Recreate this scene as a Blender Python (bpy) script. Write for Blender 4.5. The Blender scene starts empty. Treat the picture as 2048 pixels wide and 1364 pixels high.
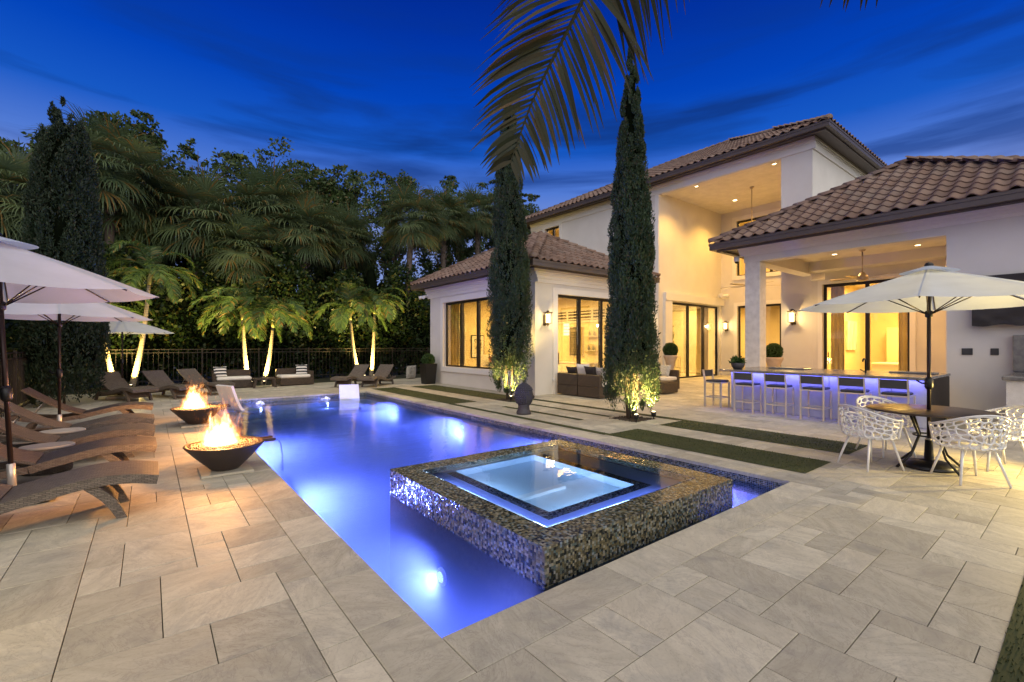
import bpy, math, random
import numpy as np
from mathutils import Vector, Matrix
R = math.radians
random.seed(7); rng = np.random.default_rng(7)
sc = bpy.context.scene
COL = sc.collection
# ------------------------------------------------------------------ camera
cam = bpy.data.cameras.new('camera'); co = bpy.data.objects.new('camera', cam); COL.objects.link(co)
cam.sensor_width = 36; cam.lens = 922 / 2048 * 36; cam.shift_y = 8 / 2048
cam.clip_start = .05; cam.clip_end = 4000
co.location = (0, 0, 1.6); co.rotation_euler = (R(90), 0, R(-38.256)); sc.camera = co
# ------------------------------------------------------------------ dusk sky
w = bpy.data.worlds.new('World'); sc.world = w; w.use_nodes = True
nt = w.node_tree; N = nt.nodes; L = nt.links; N.clear()
tc = N.new('ShaderNodeTexCoord'); sep = N.new('ShaderNodeSeparateXYZ'); L.new(tc.outputs['Generated'], sep.inputs[0])
ramp = N.new('ShaderNodeValToRGB'); L.new(sep.outputs['Z'], ramp.inputs[0])
el = ramp.color_ramp.elements
el[0].position = 0.0; el[0].color = (.26, .36, .66, 1)
el[1].position = 1.0; el[1].color = (.0015, .012, .12, 1)
for p, c in ((.24, (.24, .34, .76)), (.31, (.095, .225, .74)), (.38, (.010, .115, .64)), (.46, (.001, .066, .56)), (.55, (.0005, .038, .42)), (.63, (.0005, .022, .30))):
    e = el.new(p); e.color = (*c, 1)
SKYX, SKYY = 1.7, .4
# streaky cloud bands: noise on a plane overhead
def wm(op, a, b=None):
    n = N.new('ShaderNodeMath'); n.operation = op
    for i, v in enumerate((a, b)):
        if v is None: continue
        if isinstance(v, (int, float)): n.inputs[i].default_value = v
        else: L.new(v, n.inputs[i])
    return n.outputs[0]
zz = wm('ADD', wm('MAXIMUM', sep.outputs['Z'], 0.0), .12)
cmb = N.new('ShaderNodeCombineXYZ'); L.new(wm('DIVIDE', sep.outputs['X'], zz), cmb.inputs[0]); L.new(wm('DIVIDE', sep.outputs['Y'], zz), cmb.inputs[1])
cmb = N.new('ShaderNodeCombineXYZ'); L.new(wm('MULTIPLY', wm('ARCTAN2', sep.outputs['X'], sep.outputs['Y']), 2.1), cmb.inputs[0]); L.new(wm('MULTIPLY', sep.outputs['Z'], 17.), cmb.inputs[1])
mp = N.new('ShaderNodeMapping'); mp.inputs['Location'].default_value = (SKYX, SKYY, 0)
L.new(cmb.outputs[0], mp.inputs[0])
nz = N.new('ShaderNodeTexNoise'); nz.inputs['Scale'].default_value = 1.0; nz.inputs['Detail'].default_value = 6; nz.inputs['Roughness'].default_value = .52; nz.inputs['Distortion'].default_value = .35
L.new(mp.outputs[0], nz.inputs['Vector'])
cr = N.new('ShaderNodeValToRGB'); cr.color_ramp.elements[0].position = .45; cr.color_ramp.elements[1].position = .63; L.new(nz.outputs['Fac'], cr.inputs[0])
band = N.new('ShaderNodeValToRGB'); L.new(sep.outputs['Z'], band.inputs[0])
be = band.color_ramp.elements; be[0].position = .12; be[0].color = (.3, .3, .3, 1); be[1].position = .60; be[1].color = (.12, .12, .12, 1)
e = be.new(.29); e.color = (.62, .62, .62, 1); e = be.new(.43); e.color = (.8, .8, .8, 1); e = be.new(.50); e.color = (.3, .3, .3, 1)
mixc = N.new('ShaderNodeMix'); mixc.data_type = 'RGBA'
L.new(wm('MULTIPLY', cr.outputs[0], band.outputs[0]), mixc.inputs['Factor'])
L.new(ramp.outputs[0], mixc.inputs['A']); mixc.inputs['B'].default_value = (.006, .040, .235, 1)
bg = N.new('ShaderNodeBackground'); bg.inputs['Strength'].default_value = .88
L.new(mixc.outputs['Result'], bg.inputs['Color'])
wo = N.new('ShaderNodeOutputWorld'); L.new(bg.outputs[0], wo.inputs[0])
# afterglow of the set sun: one very soft warm sun from behind the camera
sun = bpy.data.lights.new('afterglow_sun', 'SUN'); sun.energy = 3.9; sun.angle = R(120); sun.color = (1, .92, .72)
so = bpy.data.objects.new('afterglow_sun', sun); COL.objects.link(so)
so.rotation_euler = (R(52), 0, R(-20))
vs = sc.view_settings; vs.view_transform = 'Standard'; vs.look = 'None'; vs.gamma = 1; vs.exposure = 0; vs.use_curve_mapping = False
sc.render.engine = 'CYCLES'
cy = sc.cycles; cy.use_denoising = True
try: cy.denoiser = 'OPENIMAGEDENOISE'
except Exception: pass
cy.max_bounces = 6; cy.diffuse_bounces = 3; cy.glossy_bounces = 3; cy.transmission_bounces = 4; cy.transparent_max_bounces = 12; cy.volume_bounces = 0
cy.sample_clamp_indirect = 4; cy.caustics_reflective = False; cy.caustics_refractive = False; cy.use_light_tree = True
cy.volume_step_rate = 1.0

# ------------------------------------------------------------------ helpers
def tag(o, label=None, cat=None, group=None, kind=None):
    for k, v in (('label', label), ('category', cat), ('group', group), ('kind', kind)):
        if v: o[k] = v
    return o
def link(o, parent=None):
    COL.objects.link(o)
    if parent: o.parent = parent
    return o
def thing(name, label, cat, loc=(0, 0, 0), rz=0, group=None):
    o = bpy.data.objects.new(name, None); o.empty_display_size = .1; o.location = loc; o.rotation_euler = (0, 0, rz)
    link(o); return tag(o, label, cat, group)
def kids(o): return [c for c in ALLOBJ() if c.parent == o]
def ALLOBJ(): return bpy.data.objects
def copy_tree(o, loc=None, rz=None, label=None, parent=None):
    c = o.copy(); COL.objects.link(c); c.parent = parent
    if loc is not None: c.location = loc
    if rz is not None: c.rotation_euler = (0, 0, rz)
    if label: c['label'] = label
    for ch in list(o.children): copy_tree(ch, parent=c)
    return c
def lamp(name, kind, loc, energy, color, parent=None, size=.1, rot=None, **kw):
    l = bpy.data.lights.new(name, kind); l.energy = energy; l.color = color
    if kind == 'AREA': l.size = size
    elif kind in ('POINT', 'SPOT'): l.shadow_soft_size = size
    for k, v in kw.items(): setattr(l, k, v)
    o = bpy.data.objects.new(name, l); o.location = loc
    if rot: o.rotation_euler = rot
    link(o, parent); return o
def aim(o, target):
    d = Vector(target) - o.location; o.rotation_euler = d.to_track_quat('-Z', 'Y').to_euler()

class MB:
    """collects faces for one mesh"""
    def __init__(s): s.v = []; s.f = []; s.t = []; s.sm = []
    def add(s, vs, fs, tone=0., smooth=False):
        b = len(s.v); s.v.extend([tuple(p) for p in vs])
        for f in fs: s.f.append(tuple(b + i for i in f)); s.t.append(tone); s.sm.append(smooth)
        return s
    def box(s, x0, x1, y0, y1, z0, z1, tone=0., M=None):
        vs = [(x, y, z) for z in (z0, z1) for y in (y0, y1) for x in (x0, x1)]
        if M is not None: vs = [M @ Vector(p) for p in vs]
        return s.add(vs, [(0, 2, 3, 1), (4, 5, 7, 6), (0, 1, 5, 4), (2, 6, 7, 3), (0, 4, 6, 2), (1, 3, 7, 5)], tone)
    def cbox(s, x0, x1, y0, y1, z0, z1, c=.01, tone=0., M=None):
        """chamfered box"""
        c = min(c, (x1 - x0) * .49, (y1 - y0) * .49, (z1 - z0) * .49)
        lo = (x0, y0, z0); hi = (x1, y1, z1); vs = []; idx = {}
        for sx in (0, 1):
            for sy in (0, 1):
                for sz in (0, 1):
                    sg = (sx, sy, sz)
                    for ax in range(3):
                        p = [(hi if sg[k] else lo)[k] + (0 if k == ax else (-c if sg[k] else c)) for k in range(3)]
                        idx[sg + (ax,)] = len(vs); vs.append(p)
        fs = []
        ctr = Vector(((x0 + x1) / 2, (y0 + y1) / 2, (z0 + z1) / 2))
        def put(f):
            a, b, d = (Vector(vs[i]) for i in f[:3]); n = (b - a).cross(d - a)
            m = sum((Vector(vs[i]) for i in f), Vector()) / len(f)
            fs.append(tuple(f) if n.dot(m - ctr) > 0 else tuple(reversed(f)))
        for ax in range(3):
            o = [k for k in range(3) if k != ax]
            for sg in (0, 1):
                q = []
                for a, b in ((0, 0), (1, 0), (1, 1), (0, 1)):
                    k = [0, 0, 0]; k[ax] = sg; k[o[0]] = a; k[o[1]] = b; q.append(idx[tuple(k) + (ax,)])
                put(q)
            for a in (0, 1):
                for b in (0, 1):
                    k0 = [0, 0, 0]; k1 = [0, 0, 0]; k0[o[0]] = k1[o[0]] = a; k0[o[1]] = k1[o[1]] = b; k1[ax] = 1
                    put([idx[tuple(k0) + (o[0],)], idx[tuple(k1) + (o[0],)], idx[tuple(k1) + (o[1],)], idx[tuple(k0) + (o[1],)]])
        for sx in (0, 1):
            for sy in (0, 1):
                for sz in (0, 1): put([idx[(sx, sy, sz, a)] for a in range(3)])
        if M is not None: vs = [M @ Vector(p) for p in vs]
        return s.add(vs, fs, tone)
    def tube(s, pts, rad, n=8, caps=True, smooth=True, tone=0.):
        pts = [Vector(p) for p in pts]; rad = [rad] * len(pts) if isinstance(rad, (int, float)) else rad
        vs = []; up = None
        for i, p in enumerate(pts):
            d = (pts[min(i + 1, len(pts) - 1)] - pts[max(i - 1, 0)]).normalized()
            if up is None: up = Vector((0, 0, 1)) if abs(d.z) < .95 else Vector((1, 0, 0))
            a = d.cross(up).normalized(); up = a.cross(d).normalized()
            for k in range(n):
                t = 2 * math.pi * k / n; vs.append(p + (a * math.cos(t) + up * math.sin(t)) * rad[i])
        fs = []
        for i in range(len(pts) - 1):
            for k in range(n):
                k2 = (k + 1) % n; fs.append((i * n + k, (i + 1) * n + k, (i + 1) * n + k2, i * n + k2))
        s.add(vs, fs, tone, smooth)
        if caps:
            b = len(s.v) - len(vs)
            s.f.append(tuple(b + k for k in range(n))); s.t.append(tone); s.sm.append(False)
            s.f.append(tuple(b + (len(pts) - 1) * n + k for k in reversed(range(n)))); s.t.append(tone); s.sm.append(False)
        return s
    def lathe(s, prof, n=24, c=(0, 0, 0), smooth=True, tone=0., sq=None):
        vs = []; fs = []
        for r, z in prof:
            for k in range(n):
                t = 2 * math.pi * k / n; vs.append((c[0] + r * math.cos(t), c[1] + r * math.sin(t), c[2] + z))
        for i in range(len(prof) - 1):
            for k in range(n):
                k2 = (k + 1) % n; fs.append((i * n + k, i * n + k2, (i + 1) * n + k2, (i + 1) * n + k))
        s.add(vs, fs, tone, smooth)
        b = len(s.v) - len(vs)
        if prof[0][0] > 1e-4: s.f.append(tuple(b + k for k in reversed(range(n)))); s.t.append(tone); s.sm.append(False)
        if prof[-1][0] > 1e-4: s.f.append(tuple(b + (len(prof) - 1) * n + k for k in range(n))); s.t.append(tone); s.sm.append(False)
        return s
    def prism(s, poly, z0, z1, tone=0., M=None):
        n = len(poly); vs = [(x, y, z0) for x, y in poly] + [(x, y, z1) for x, y in poly]
        if M is not None: vs = [M @ Vector(p) for p in vs]
        fs = [tuple(reversed(range(n))), tuple(range(n, 2 * n))] + [(i, (i + 1) % n, n + (i + 1) % n, n + i) for i in range(n)]
        return s.add(vs, fs, tone)
    def ball(s, c, r, nu=12, nv=8, tone=0., M=None):
        r = (r, r, r) if isinstance(r, (int, float)) else r
        vs = [(0, 0, -1)]; fs = []
        for j in range(1, nv):
            a = -math.pi / 2 + math.pi * j / nv
            for i in range(nu):
                t = 2 * math.pi * i / nu; vs.append((math.cos(a) * math.cos(t), math.cos(a) * math.sin(t), math.sin(a)))
        vs.append((0, 0, 1)); top = len(vs) - 1
        for i in range(nu):
            i2 = (i + 1) % nu; fs.append((0, 1 + i2, 1 + i)); fs.append((top, top - nu + i, top - nu + i2))
            for j in range(nv - 2): fs.append((1 + j * nu + i, 1 + j * nu + i2, 1 + (j + 1) * nu + i2, 1 + (j + 1) * nu + i))
        vs = [Vector((p[0] * r[0], p[1] * r[1], p[2] * r[2])) for p in vs]
        if M is not None: vs = [M @ p for p in vs]
        return s.add([p + Vector(c) for p in vs], fs, tone, True)
    def mesh(s, name, mat=None):
        me = bpy.data.meshes.new(name); me.from_pydata(s.v, [], s.f)
        a = me.attributes.new('tone', 'FLOAT', 'FACE'); a.data.foreach_set('value', s.t)
        me.polygons.foreach_set('use_smooth', s.sm)
        if mat: me.materials.append(mat)
        me.update(); return me
    def build(s, name, mat, parent=None, loc=None, kind=None):
        o = bpy.data.objects.new(name, s.mesh(name, mat)); link(o, parent)
        if loc: o.location = loc
        if kind: o['kind'] = kind
        return o

def npmesh(name, verts, faces, mat, tone=None, smooth=False):
    """verts (n,3), faces (m,k) arrays"""
    me = bpy.data.meshes.new(name); m, k = faces.shape
    me.vertices.add(len(verts)); me.vertices.foreach_set('co', np.ascontiguousarray(verts, dtype=np.float32).ravel())
    me.loops.add(m * k); me.loops.foreach_set('vertex_index', np.ascontiguousarray(faces, dtype=np.int32).ravel())
    me.polygons.add(m); me.polygons.foreach_set('loop_start', np.arange(0, m * k, k, dtype=np.int32))
    try: me.polygons.foreach_set('loop_total', np.full(m, k, dtype=np.int32))
    except Exception: pass
    a = me.attributes.new('tone', 'FLOAT', 'FACE')
    a.data.foreach_set('value', np.zeros(m, np.float32) if tone is None else np.ascontiguousarray(tone, dtype=np.float32))
    if smooth: me.polygons.foreach_set('use_smooth', np.ones(m, bool))
    me.materials.append(mat); me.update(calc_edges=True); me.validate(); return me
def npobj(name, me, parent=None, kind=None):
    o = bpy.data.objects.new(name, me); link(o, parent)
    if kind: o['kind'] = kind
    return o

# ------------------------------------------------------------------ materials
class NT:
    def __init__(s, name):
        s.m = bpy.data.materials.new(name); s.m.use_nodes = True; s.t = s.m.node_tree; s.t.nodes.clear()
        s.out = s.n('ShaderNodeOutputMaterial')
    def n(s, ty, **kw):
        x = s.t.nodes.new(ty)
        for k, v in kw.items():
            if k.startswith('_'): setattr(x, k[1:], v)
        return x
    def l(s, a, b): s.t.links.new(a, b)
    def put(s, inp, v):
        if hasattr(v, 'is_output') or hasattr(v, 'links'): s.l(v, inp)
        else: inp.default_value = v
    def math(s, op, a, b=0., c=None, clamp=False):
        x = s.n('ShaderNodeMath'); x.operation = op; x.use_clamp = clamp
        s.put(x.inputs[0], a); s.put(x.inputs[1], b)
        if c is not None: s.put(x.inputs[2], c)
        return x.outputs[0]
    def vmath(s, op, a, b):
        x = s.n('ShaderNodeVectorMath'); x.operation = op; s.put(x.inputs[0], a); s.put(x.inputs[1], b); return x.outputs[0]
    def mix(s, f, a, b):
        x = s.n('ShaderNodeMix'); x.data_type = 'RGBA'; s.put(x.inputs['Factor'], f)
        for nm, v in (('A', a), ('B', b)):
            if isinstance(v, tuple) and len(v) == 3: v = (*v, 1)
            s.put(x.inputs[nm], v)
        return x.outputs['Result']
    def noise(s, vec, scale, detail=4, rough=.55, dist=0.):
        x = s.n('ShaderNodeTexNoise'); s.put(x.inputs['Vector'], vec); x.inputs['Scale'].default_value = scale
        x.inputs['Detail'].default_value = detail; x.inputs['Roughness'].default_value = rough; x.inputs['Distortion'].default_value = dist
        return x.outputs['Fac']
    def ramp(s, f, stops):
        x = s.n('ShaderNodeValToRGB'); s.put(x.inputs[0], f); e = x.color_ramp.elements
        while len(e) < len(stops): e.new(.5)
        for i, (p, c) in enumerate(stops):
            e[i].position = p; e[i].color = (*c, 1) if isinstance(c, tuple) else (c, c, c, 1)
        return x.outputs[0]
    def coord(s, k='Object'): return s.n('ShaderNodeTexCoord').outputs[k]
    def pos(s): return s.n('ShaderNodeNewGeometry').outputs['Position']
    def attr(s, k='tone'): x = s.n('ShaderNodeAttribute'); x.attribute_name = k; return x.outputs['Fac']
    def rand(s): return s.n('ShaderNodeObjectInfo').outputs['Random']
    def bump(s, h, strength=.3, dist=.01):
        x = s.n('ShaderNodeBump'); x.inputs['Strength'].default_value = strength; x.inputs['Distance'].default_value = dist; s.l(h, x.inputs['Height']); return x.outputs[0]
    def mapping(s, v, scale=(1, 1, 1), rot=(0, 0, 0)):
        x = s.n('ShaderNodeMapping'); s.put(x.inputs[0], v); x.inputs['Scale'].default_value = scale; x.inputs['Rotation'].default_value = rot; return x.outputs[0]
    def bsdf(s, col, rough=.6, metal=0., normal=None, spec=.5, **kw):
        b = s.n('ShaderNodeBsdfPrincipled')
        if isinstance(col, tuple) and len(col) == 3: col = (*col, 1)
        s.put(b.inputs['Base Color'], col); s.put(b.inputs['Roughness'], rough); s.put(b.inputs['Metallic'], metal)
        b.inputs['Specular IOR Level'].default_value = spec
        if normal is not None: s.l(normal, b.inputs['Normal'])
        for k, v in kw.items(): s.put(b.inputs[k.replace('_', ' ')], v)
        return b.outputs[0]
    def done(s, sh): s.l(sh, s.out.inputs['Surface']); return s.m
def paint(name, c1, c2=None, scale=3., rough=.6, metal=0., bump=0., bscale=60., spec=.5, tonevar=0.):
    t = NT(name); p = t.pos()
    c2 = c2 or tuple(v * .85 for v in c1)
    col = t.mix(t.ramp(t.noise(p, scale, 5), [(.35, 0.), (.7, 1.)]), c1, c2)
    if tonevar:
        k = t.math('ADD', t.math('MULTIPLY', t.math('FRACT', t.math('ADD', t.rand(), t.attr())), tonevar), 1 - tonevar / 2)
        col = t.vmath('MULTIPLY', col, t.n_comb(k)) if hasattr(t, 'n_comb') else t.mixscale(col, k)
    nrm = t.bump(t.noise(p, bscale, 3), bump, .01) if bump else None
    return t.done(t.bsdf(col, rough, metal, nrm, spec))
def _mixscale(s, col, k):
    x = s.n('ShaderNodeVectorMath'); x.operation = 'SCALE'; s.l(col, x.inputs[0]); s.put(x.inputs['Scale'], k); return x.outputs[0]
NT.mixscale = _mixscale
def emit(name, col, strength):
    t = NT(name); e = t.n('ShaderNodeEmission'); e.inputs[0].default_value = (*col, 1); e.inputs[1].default_value = strength
    return t.done(e.outputs[0])

def travertine():
    t = NT('travertine_paver'); p = t.pos()
    k = t.math('FRACT', t.math('ADD', t.rand(), t.attr()))
    off = t.n('ShaderNodeCombineXYZ'); t.l(t.math('MULTIPLY', k, 37.), off.inputs[0]); t.l(t.math('MULTIPLY', k, 91.), off.inputs[1]); t.l(t.math('MULTIPLY', k, 13.), off.inputs[2])
    q = t.vmath('ADD', p, off.outputs[0])
    rot = t.n('ShaderNodeVectorRotate'); rot.rotation_type = 'Z_AXIS'; t.l(q, rot.inputs[0]); t.l(t.math('MULTIPLY', k, 29.), rot.inputs['Angle'])
    v = t.mapping(rot.outputs[0], (1.1, 2.9, 1))
    veins = t.noise(v, 1.5, 9, .66, 1.9); cl = t.noise(q, 2.6, 7, .66, .9); fine = t.noise(q, 55, 6, .72)
    base = t.mix(t.ramp(veins, [(.33, 0.), (.68, 1.)]), (.585, .545, .435), (.415, .385, .30))
    base = t.mix(t.ramp(cl, [(.50, 0.), (.68, .9)]), base, (.35, .335, .29))
    thin = t.ramp(t.math('ABSOLUTE', t.math('SUBTRACT', t.noise(v, 2.7, 9, .68, 1.6), .5)), [(.0, 1.), (.020, 0.)])
    base = t.mix(t.math('MULTIPLY', thin, .5), base, (.24, .215, .19))
    base = t.mix(t.math('MULTIPLY', t.ramp(fine, [(.50, 0.), (.68, 1.)]), .34), base, (.30, .26, .22))
    k2 = t.math('FRACT', t.math('MULTIPLY', k, 7.77))
    base = t.mix(t.math('MULTIPLY', k2, .32), base, (.54, .475, .365))
    base = t.mixscale(base, t.math('ADD', t.math('MULTIPLY', k, .34), .78))
    h = t.math('ADD', t.math('MULTIPLY', veins, .7), t.math('MULTIPLY', fine, .35))
    rg = t.math('ADD', t.math('MULTIPLY', cl, .25), .48)
    return t.done(t.bsdf(base, rg, 0, t.bump(h, .3, .005), .22))
def mosaic_mat():
    t = NT('glass_mosaic'); k = t.attr()
    col = t.ramp(k, [(.0, (.008, .010, .012)), (.22, (.040, .045, .036)), (.42, (.12, .105, .058)), (.6, (.21, .18, .105)), (.75, (.08, .12, .12)), (.9, (.33, .29, .20)), (1., (.18, .23, .26))])
    return t.done(t.bsdf(col, .17, .10, None, .9))
def wicker(name, c1, c2):
    t = NT(name); sp = t.n('ShaderNodeSeparateXYZ'); t.l(t.coord(), sp.inputs[0])
    cb = t.n('ShaderNodeCombineXYZ'); t.l(sp.outputs[0], cb.inputs[0]); t.l(t.math('ADD', sp.outputs[1], sp.outputs[2]), cb.inputs[1])
    b = t.n('ShaderNodeTexBrick'); t.l(cb.outputs[0], b.inputs['Vector']); b.inputs['Scale'].default_value = 1; b.inputs['Brick Width'].default_value = .044; b.inputs['Row Height'].default_value = .015
    b.inputs['Mortar Size'].default_value = .0022; b.inputs['Mortar Smooth'].default_value = .8; b.inputs['Color1'].default_value = (*c1, 1); b.inputs['Color2'].default_value = (*c2, 1); b.inputs['Mortar'].default_value = (.012, .010, .009, 1)
    b.offset = .5
    col = t.mix(t.math('MULTIPLY', t.noise(t.mapping(cb.outputs[0], (6, 60, 1)), 1., 3), .5), b.outputs['Color'], tuple(v * .45 for v in c1))
    return t.done(t.bsdf(col, .5, 0, t.bump(t.math('SUBTRACT', 1., b.outputs['Fac']), .9, .006), .4))
def leafmat(name, c1, c2, c3=None, rough=.55, trans=.35):
    t = NT(name); k = t.attr(); p = t.pos()
    col = t.mix(k, c1, c2)
    if c3: col = t.mix(t.ramp(t.math('FRACT', t.math('MULTIPLY', k, 17.3)), [(.86, 0.), (.95, 1.)]), col, c3)
    col = t.mixscale(col, t.math('ADD', t.math('MULTIPLY', t.noise(p, .9, 3), .9), .5))
    d = t.bsdf(col, rough, 0, None, .35)
    tr = t.n('ShaderNodeBsdfTranslucent'); t.l(col, tr.inputs[0])
    mx = t.n('ShaderNodeMixShader'); mx.inputs[0].default_value = trans; t.l(d, mx.inputs[1]); t.l(tr.outputs[0], mx.inputs[2])
    return t.done(mx.outputs[0])
def glass_mat(name='window_glass', tint=(1, 1, 1), refl=.09):
    t = NT(name); tr = t.n('ShaderNodeBsdfTransparent'); tr.inputs[0].default_value = (*tint, 1)
    gl = t.n('ShaderNodeBsdfGlossy'); gl.inputs['Roughness'].default_value = .01
    lw = t.n('ShaderNodeLayerWeight'); lw.inputs[0].default_value = .35
    mx = t.n('ShaderNodeMixShader'); t.l(t.math('ADD', t.math('MULTIPLY', lw.outputs['Fresnel'], .6), refl * .3, clamp=True), mx.inputs[0]); t.l(tr.outputs[0], mx.inputs[1]); t.l(gl.outputs[0], mx.inputs[2])
    return t.done(mx.outputs[0])
def water_mat(name, tint, bump=.05, scale=2.2, rough=.03):
    t = NT(name); p = t.pos()
    h = t.math('ADD', t.noise(t.mapping(p, (1, 1.6, 1)), scale, 4, .55, .6), t.math('MULTIPLY', t.noise(p, scale * 6, 3), .22))
    nrm = t.bump(h, bump, .35)
    tr = t.n('ShaderNodeBsdfTransparent'); tr.inputs[0].default_value = (*tint, 1)
    gl = t.n('ShaderNodeBsdfGlossy'); gl.inputs['Roughness'].default_value = rough; t.l(nrm, gl.inputs['Normal'])
    fr = t.n('ShaderNodeFresnel'); fr.inputs['IOR'].default_value = 1.33; t.l(nrm, fr.inputs['Normal'])
    mx = t.n('ShaderNodeMixShader'); t.l(fr.outputs[0], mx.inputs[0]); t.l(tr.outputs[0], mx.inputs[1]); t.l(gl.outputs[0], mx.inputs[2])
    return t.done(mx.outputs[0])
def fabric(name, c, trans=.35):
    t = NT(name); p = t.coord()
    col = t.mix(t.ramp(t.noise(p, 2.5, 6, .6), [(.4, 0.), (.75, .6)]), c, tuple(v * .8 for v in c))
    d = t.bsdf(col, .85, 0, t.bump(t.noise(p, 220, 2), .15, .003), .2)
    tr = t.n('ShaderNodeBsdfTranslucent'); t.l(col, tr.inputs[0])
    mx = t.n('ShaderNodeMixShader'); mx.inputs[0].default_value = trans; t.l(d, mx.inputs[1]); t.l(tr.outputs[0], mx.inputs[2])
    return t.done(mx.outputs[0])
def stripes(name, a, b, axis, freq):
    t = NT(name); sp = t.n('ShaderNodeSeparateXYZ'); t.l(t.coord(), sp.inputs[0])
    f = t.math('GREATER_THAN', t.math('FRACT', t.math('MULTIPLY', sp.outputs[axis], freq)), .5)
    return t.done(t.bsdf(t.mix(f, a, b), .9, 0, None, .2))
def patterned(name, a, b, s):
    t = NT(name); v = t.n('ShaderNodeTexVoronoi'); t.l(t.coord(), v.inputs['Vector']); v.inputs['Scale'].default_value = s; v.inputs['Randomness'].default_value = 0.
    f = t.math('GREATER_THAN', t.math('FRACT', t.math('MULTIPLY', v.outputs['Distance'], 4.)), .5)
    return t.done(t.bsdf(t.mix(f, a, b), .9, 0, None, .2))

T = {}
T['pav'] = travertine(); T['mosaic'] = mosaic_mat()
T['grout'] = paint('grout', (.10, .085, .065), rough=.95)
T['soil'] = paint('soil_and_grass', (.020, .026, .010), (.035, .030, .018), 2., .95, bump=.5, bscale=30)
T['stucco'] = paint('white_stucco', (.72, .69, .64), (.66, .63, .58), 1.2, .85, bump=.25, bscale=90, spec=.2)
T['stuccorough'] = paint('coarse_column_stucco', (.74, .71, .66), (.60, .57, .52), 6, .75, bump=1., bscale=55, spec=.4)
T['trim'] = paint('white_trim', (.80, .78, .73), (.76, .73, .69), 1., .6)
T['ceil'] = paint('ceiling_white', (.78, .74, .66), rough=.8)
T['cream'] = paint('interior_cream', (.74, .64, .40), (.72, .61, .38), 1., .8)
T['interior_white'] = paint('interior_white', (.80, .76, .66), rough=.7)
T['wood_floor'] = paint('interior_stone_floor', (.55, .48, .38), (.48, .42, .33), 2., .35)
T['bronze'] = paint('dark_bronze_metal', (.018, .015, .013), rough=.45, metal=.3)
T['fascia'] = paint('brown_fascia', (.085, .066, .055), (.070, .054, .045), 2., .45)
T['fence'] = paint('fence_metal', (.030, .022, .016), rough=.5, metal=.2)
T['plaster'] = paint('pool_plaster', (.62, .70, .78), (.52, .62, .72), 1.5, .7)
T['turf'] = leafmat('artificial_turf', (.040, .052, .016), (.058, .070, .024), rough=.8, trans=.1)
T['glass'] = glass_mat()
T['wick'] = wicker('grey_brown_wicker', (.24, .20, .165), (.13, .105, .088))
T['wickd'] = wicker('dark_brown_wicker', (.125, .090, .066), (.062, .046, .036))
T['canvas'] = fabric('umbrella_canvas', (.57, .63, .73), .4)
T['pole'] = paint('umbrella_pole_bronze', (.035, .022, .020), rough=.35, metal=.6)
T['steel'] = paint('brushed_steel', (.66, .63, .58), rough=.38, metal=.55)
T['whiteplastic'] = paint('white_plastic', (.80, .80, .80), rough=.35)
T['black'] = paint('black_metal', (.010, .010, .011), rough=.4, metal=.2)
T['cushion'] = paint('white_cushion', (.78, .74, .68), rough=.9, bump=.1, bscale=40)
T['stripe'] = stripes('black_white_stripe', (.02, .02, .03), (.78, .76, .72), 1, 8.5)
T['pattern'] = patterned('geometric_print', (.03, .03, .035), (.75, .72, .66), 14.)
T['pillowdark'] = paint('dark_pillow', (.03, .026, .026), rough=.9)
T['bowl'] = paint('bronze_fire_bowl', (.060, .042, .036), (.045, .032, .028), 3., .42, metal=.25)
T['pebble'] = paint('lava_glass_pebble', (.20, .17, .13), (.10, .08, .06), 30., .5)
T['concrete'] = paint('pale_concrete', (.42, .40, .36), (.34, .32, .29), 4., .85, bump=.3, bscale=50)
T['granite'] = paint('grey_granite', (.22, .21, .20), (.11, .11, .12), 9., .22, bump=.05)
T['barbase'] = paint('bar_stone_cladding', (.50, .50, .50), (.42, .42, .43), 5., .7, bump=.2, bscale=40)
T['darkwood'] = paint('dark_slatted_wood', (.020, .016, .014), (.032, .025, .022), 8., .55)
T['seatdark'] = paint('stool_dark_fabric', (.055, .055, .060), rough=.85)
T['statue'] = paint('dark_statue_stone', (.050, .048, .062), (.034, .033, .045), 6., .6, bump=.3, bscale=60)
T['statuebase'] = paint('dark_hair_crevice', (.014, .013, .017), rough=.9, spec=.1)
T['terracotta'] = paint('pale_urn_clay', (.56, .45, .36), (.46, .36, .28), 5., .8)
T['box'] = leafmat('boxwood_leaf', (.030, .075, .018), (.060, .115, .030), rough=.5, trans=.2)
T['bark'] = paint('brown_bark', (.105, .078, .055), (.055, .042, .032), 8., .9, bump=.8, bscale=25)
def ringed():
    t = NT('ringed_palm_trunk'); sp = t.n('ShaderNodeSeparateXYZ'); t.l(t.pos(), sp.inputs[0])
    zz = t.math('ADD', t.math('MULTIPLY', sp.outputs[2], 11.), t.math('MULTIPLY', t.noise(t.pos(), 5., 3), 1.1))
    f = t.math('FRACT', zz)
    g = t.ramp(f, [(.0, 1.), (.12, 0.), (.85, 0.), (1., 1.)])
    c = t.mix(t.math('MULTIPLY', g, .75), t.mix(t.noise(t.pos(), 9., 4), (.42, .36, .26), (.26, .21, .15)), (.10, .075, .05))
    return t.done(t.bsdf(c, .85, 0, t.bump(t.math('SUBTRACT', 1., g), .6, .02), .2))
T['ringed'] = ringed()
T['sabaltrunk'] = paint('sabal_trunk', (.15, .12, .095), (.09, .07, .055), 6., .95, bump=1., bscale=18)
T['cyp'] = leafmat('cypress_foliage', (.022, .048, .022), (.050, .085, .034), (.085, .070, .035), .6, .25)
T['cypdark'] = leafmat('dark_cypress_foliage', (.012, .028, .013), (.026, .048, .020), (.040, .040, .020), .6, .2)
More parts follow.
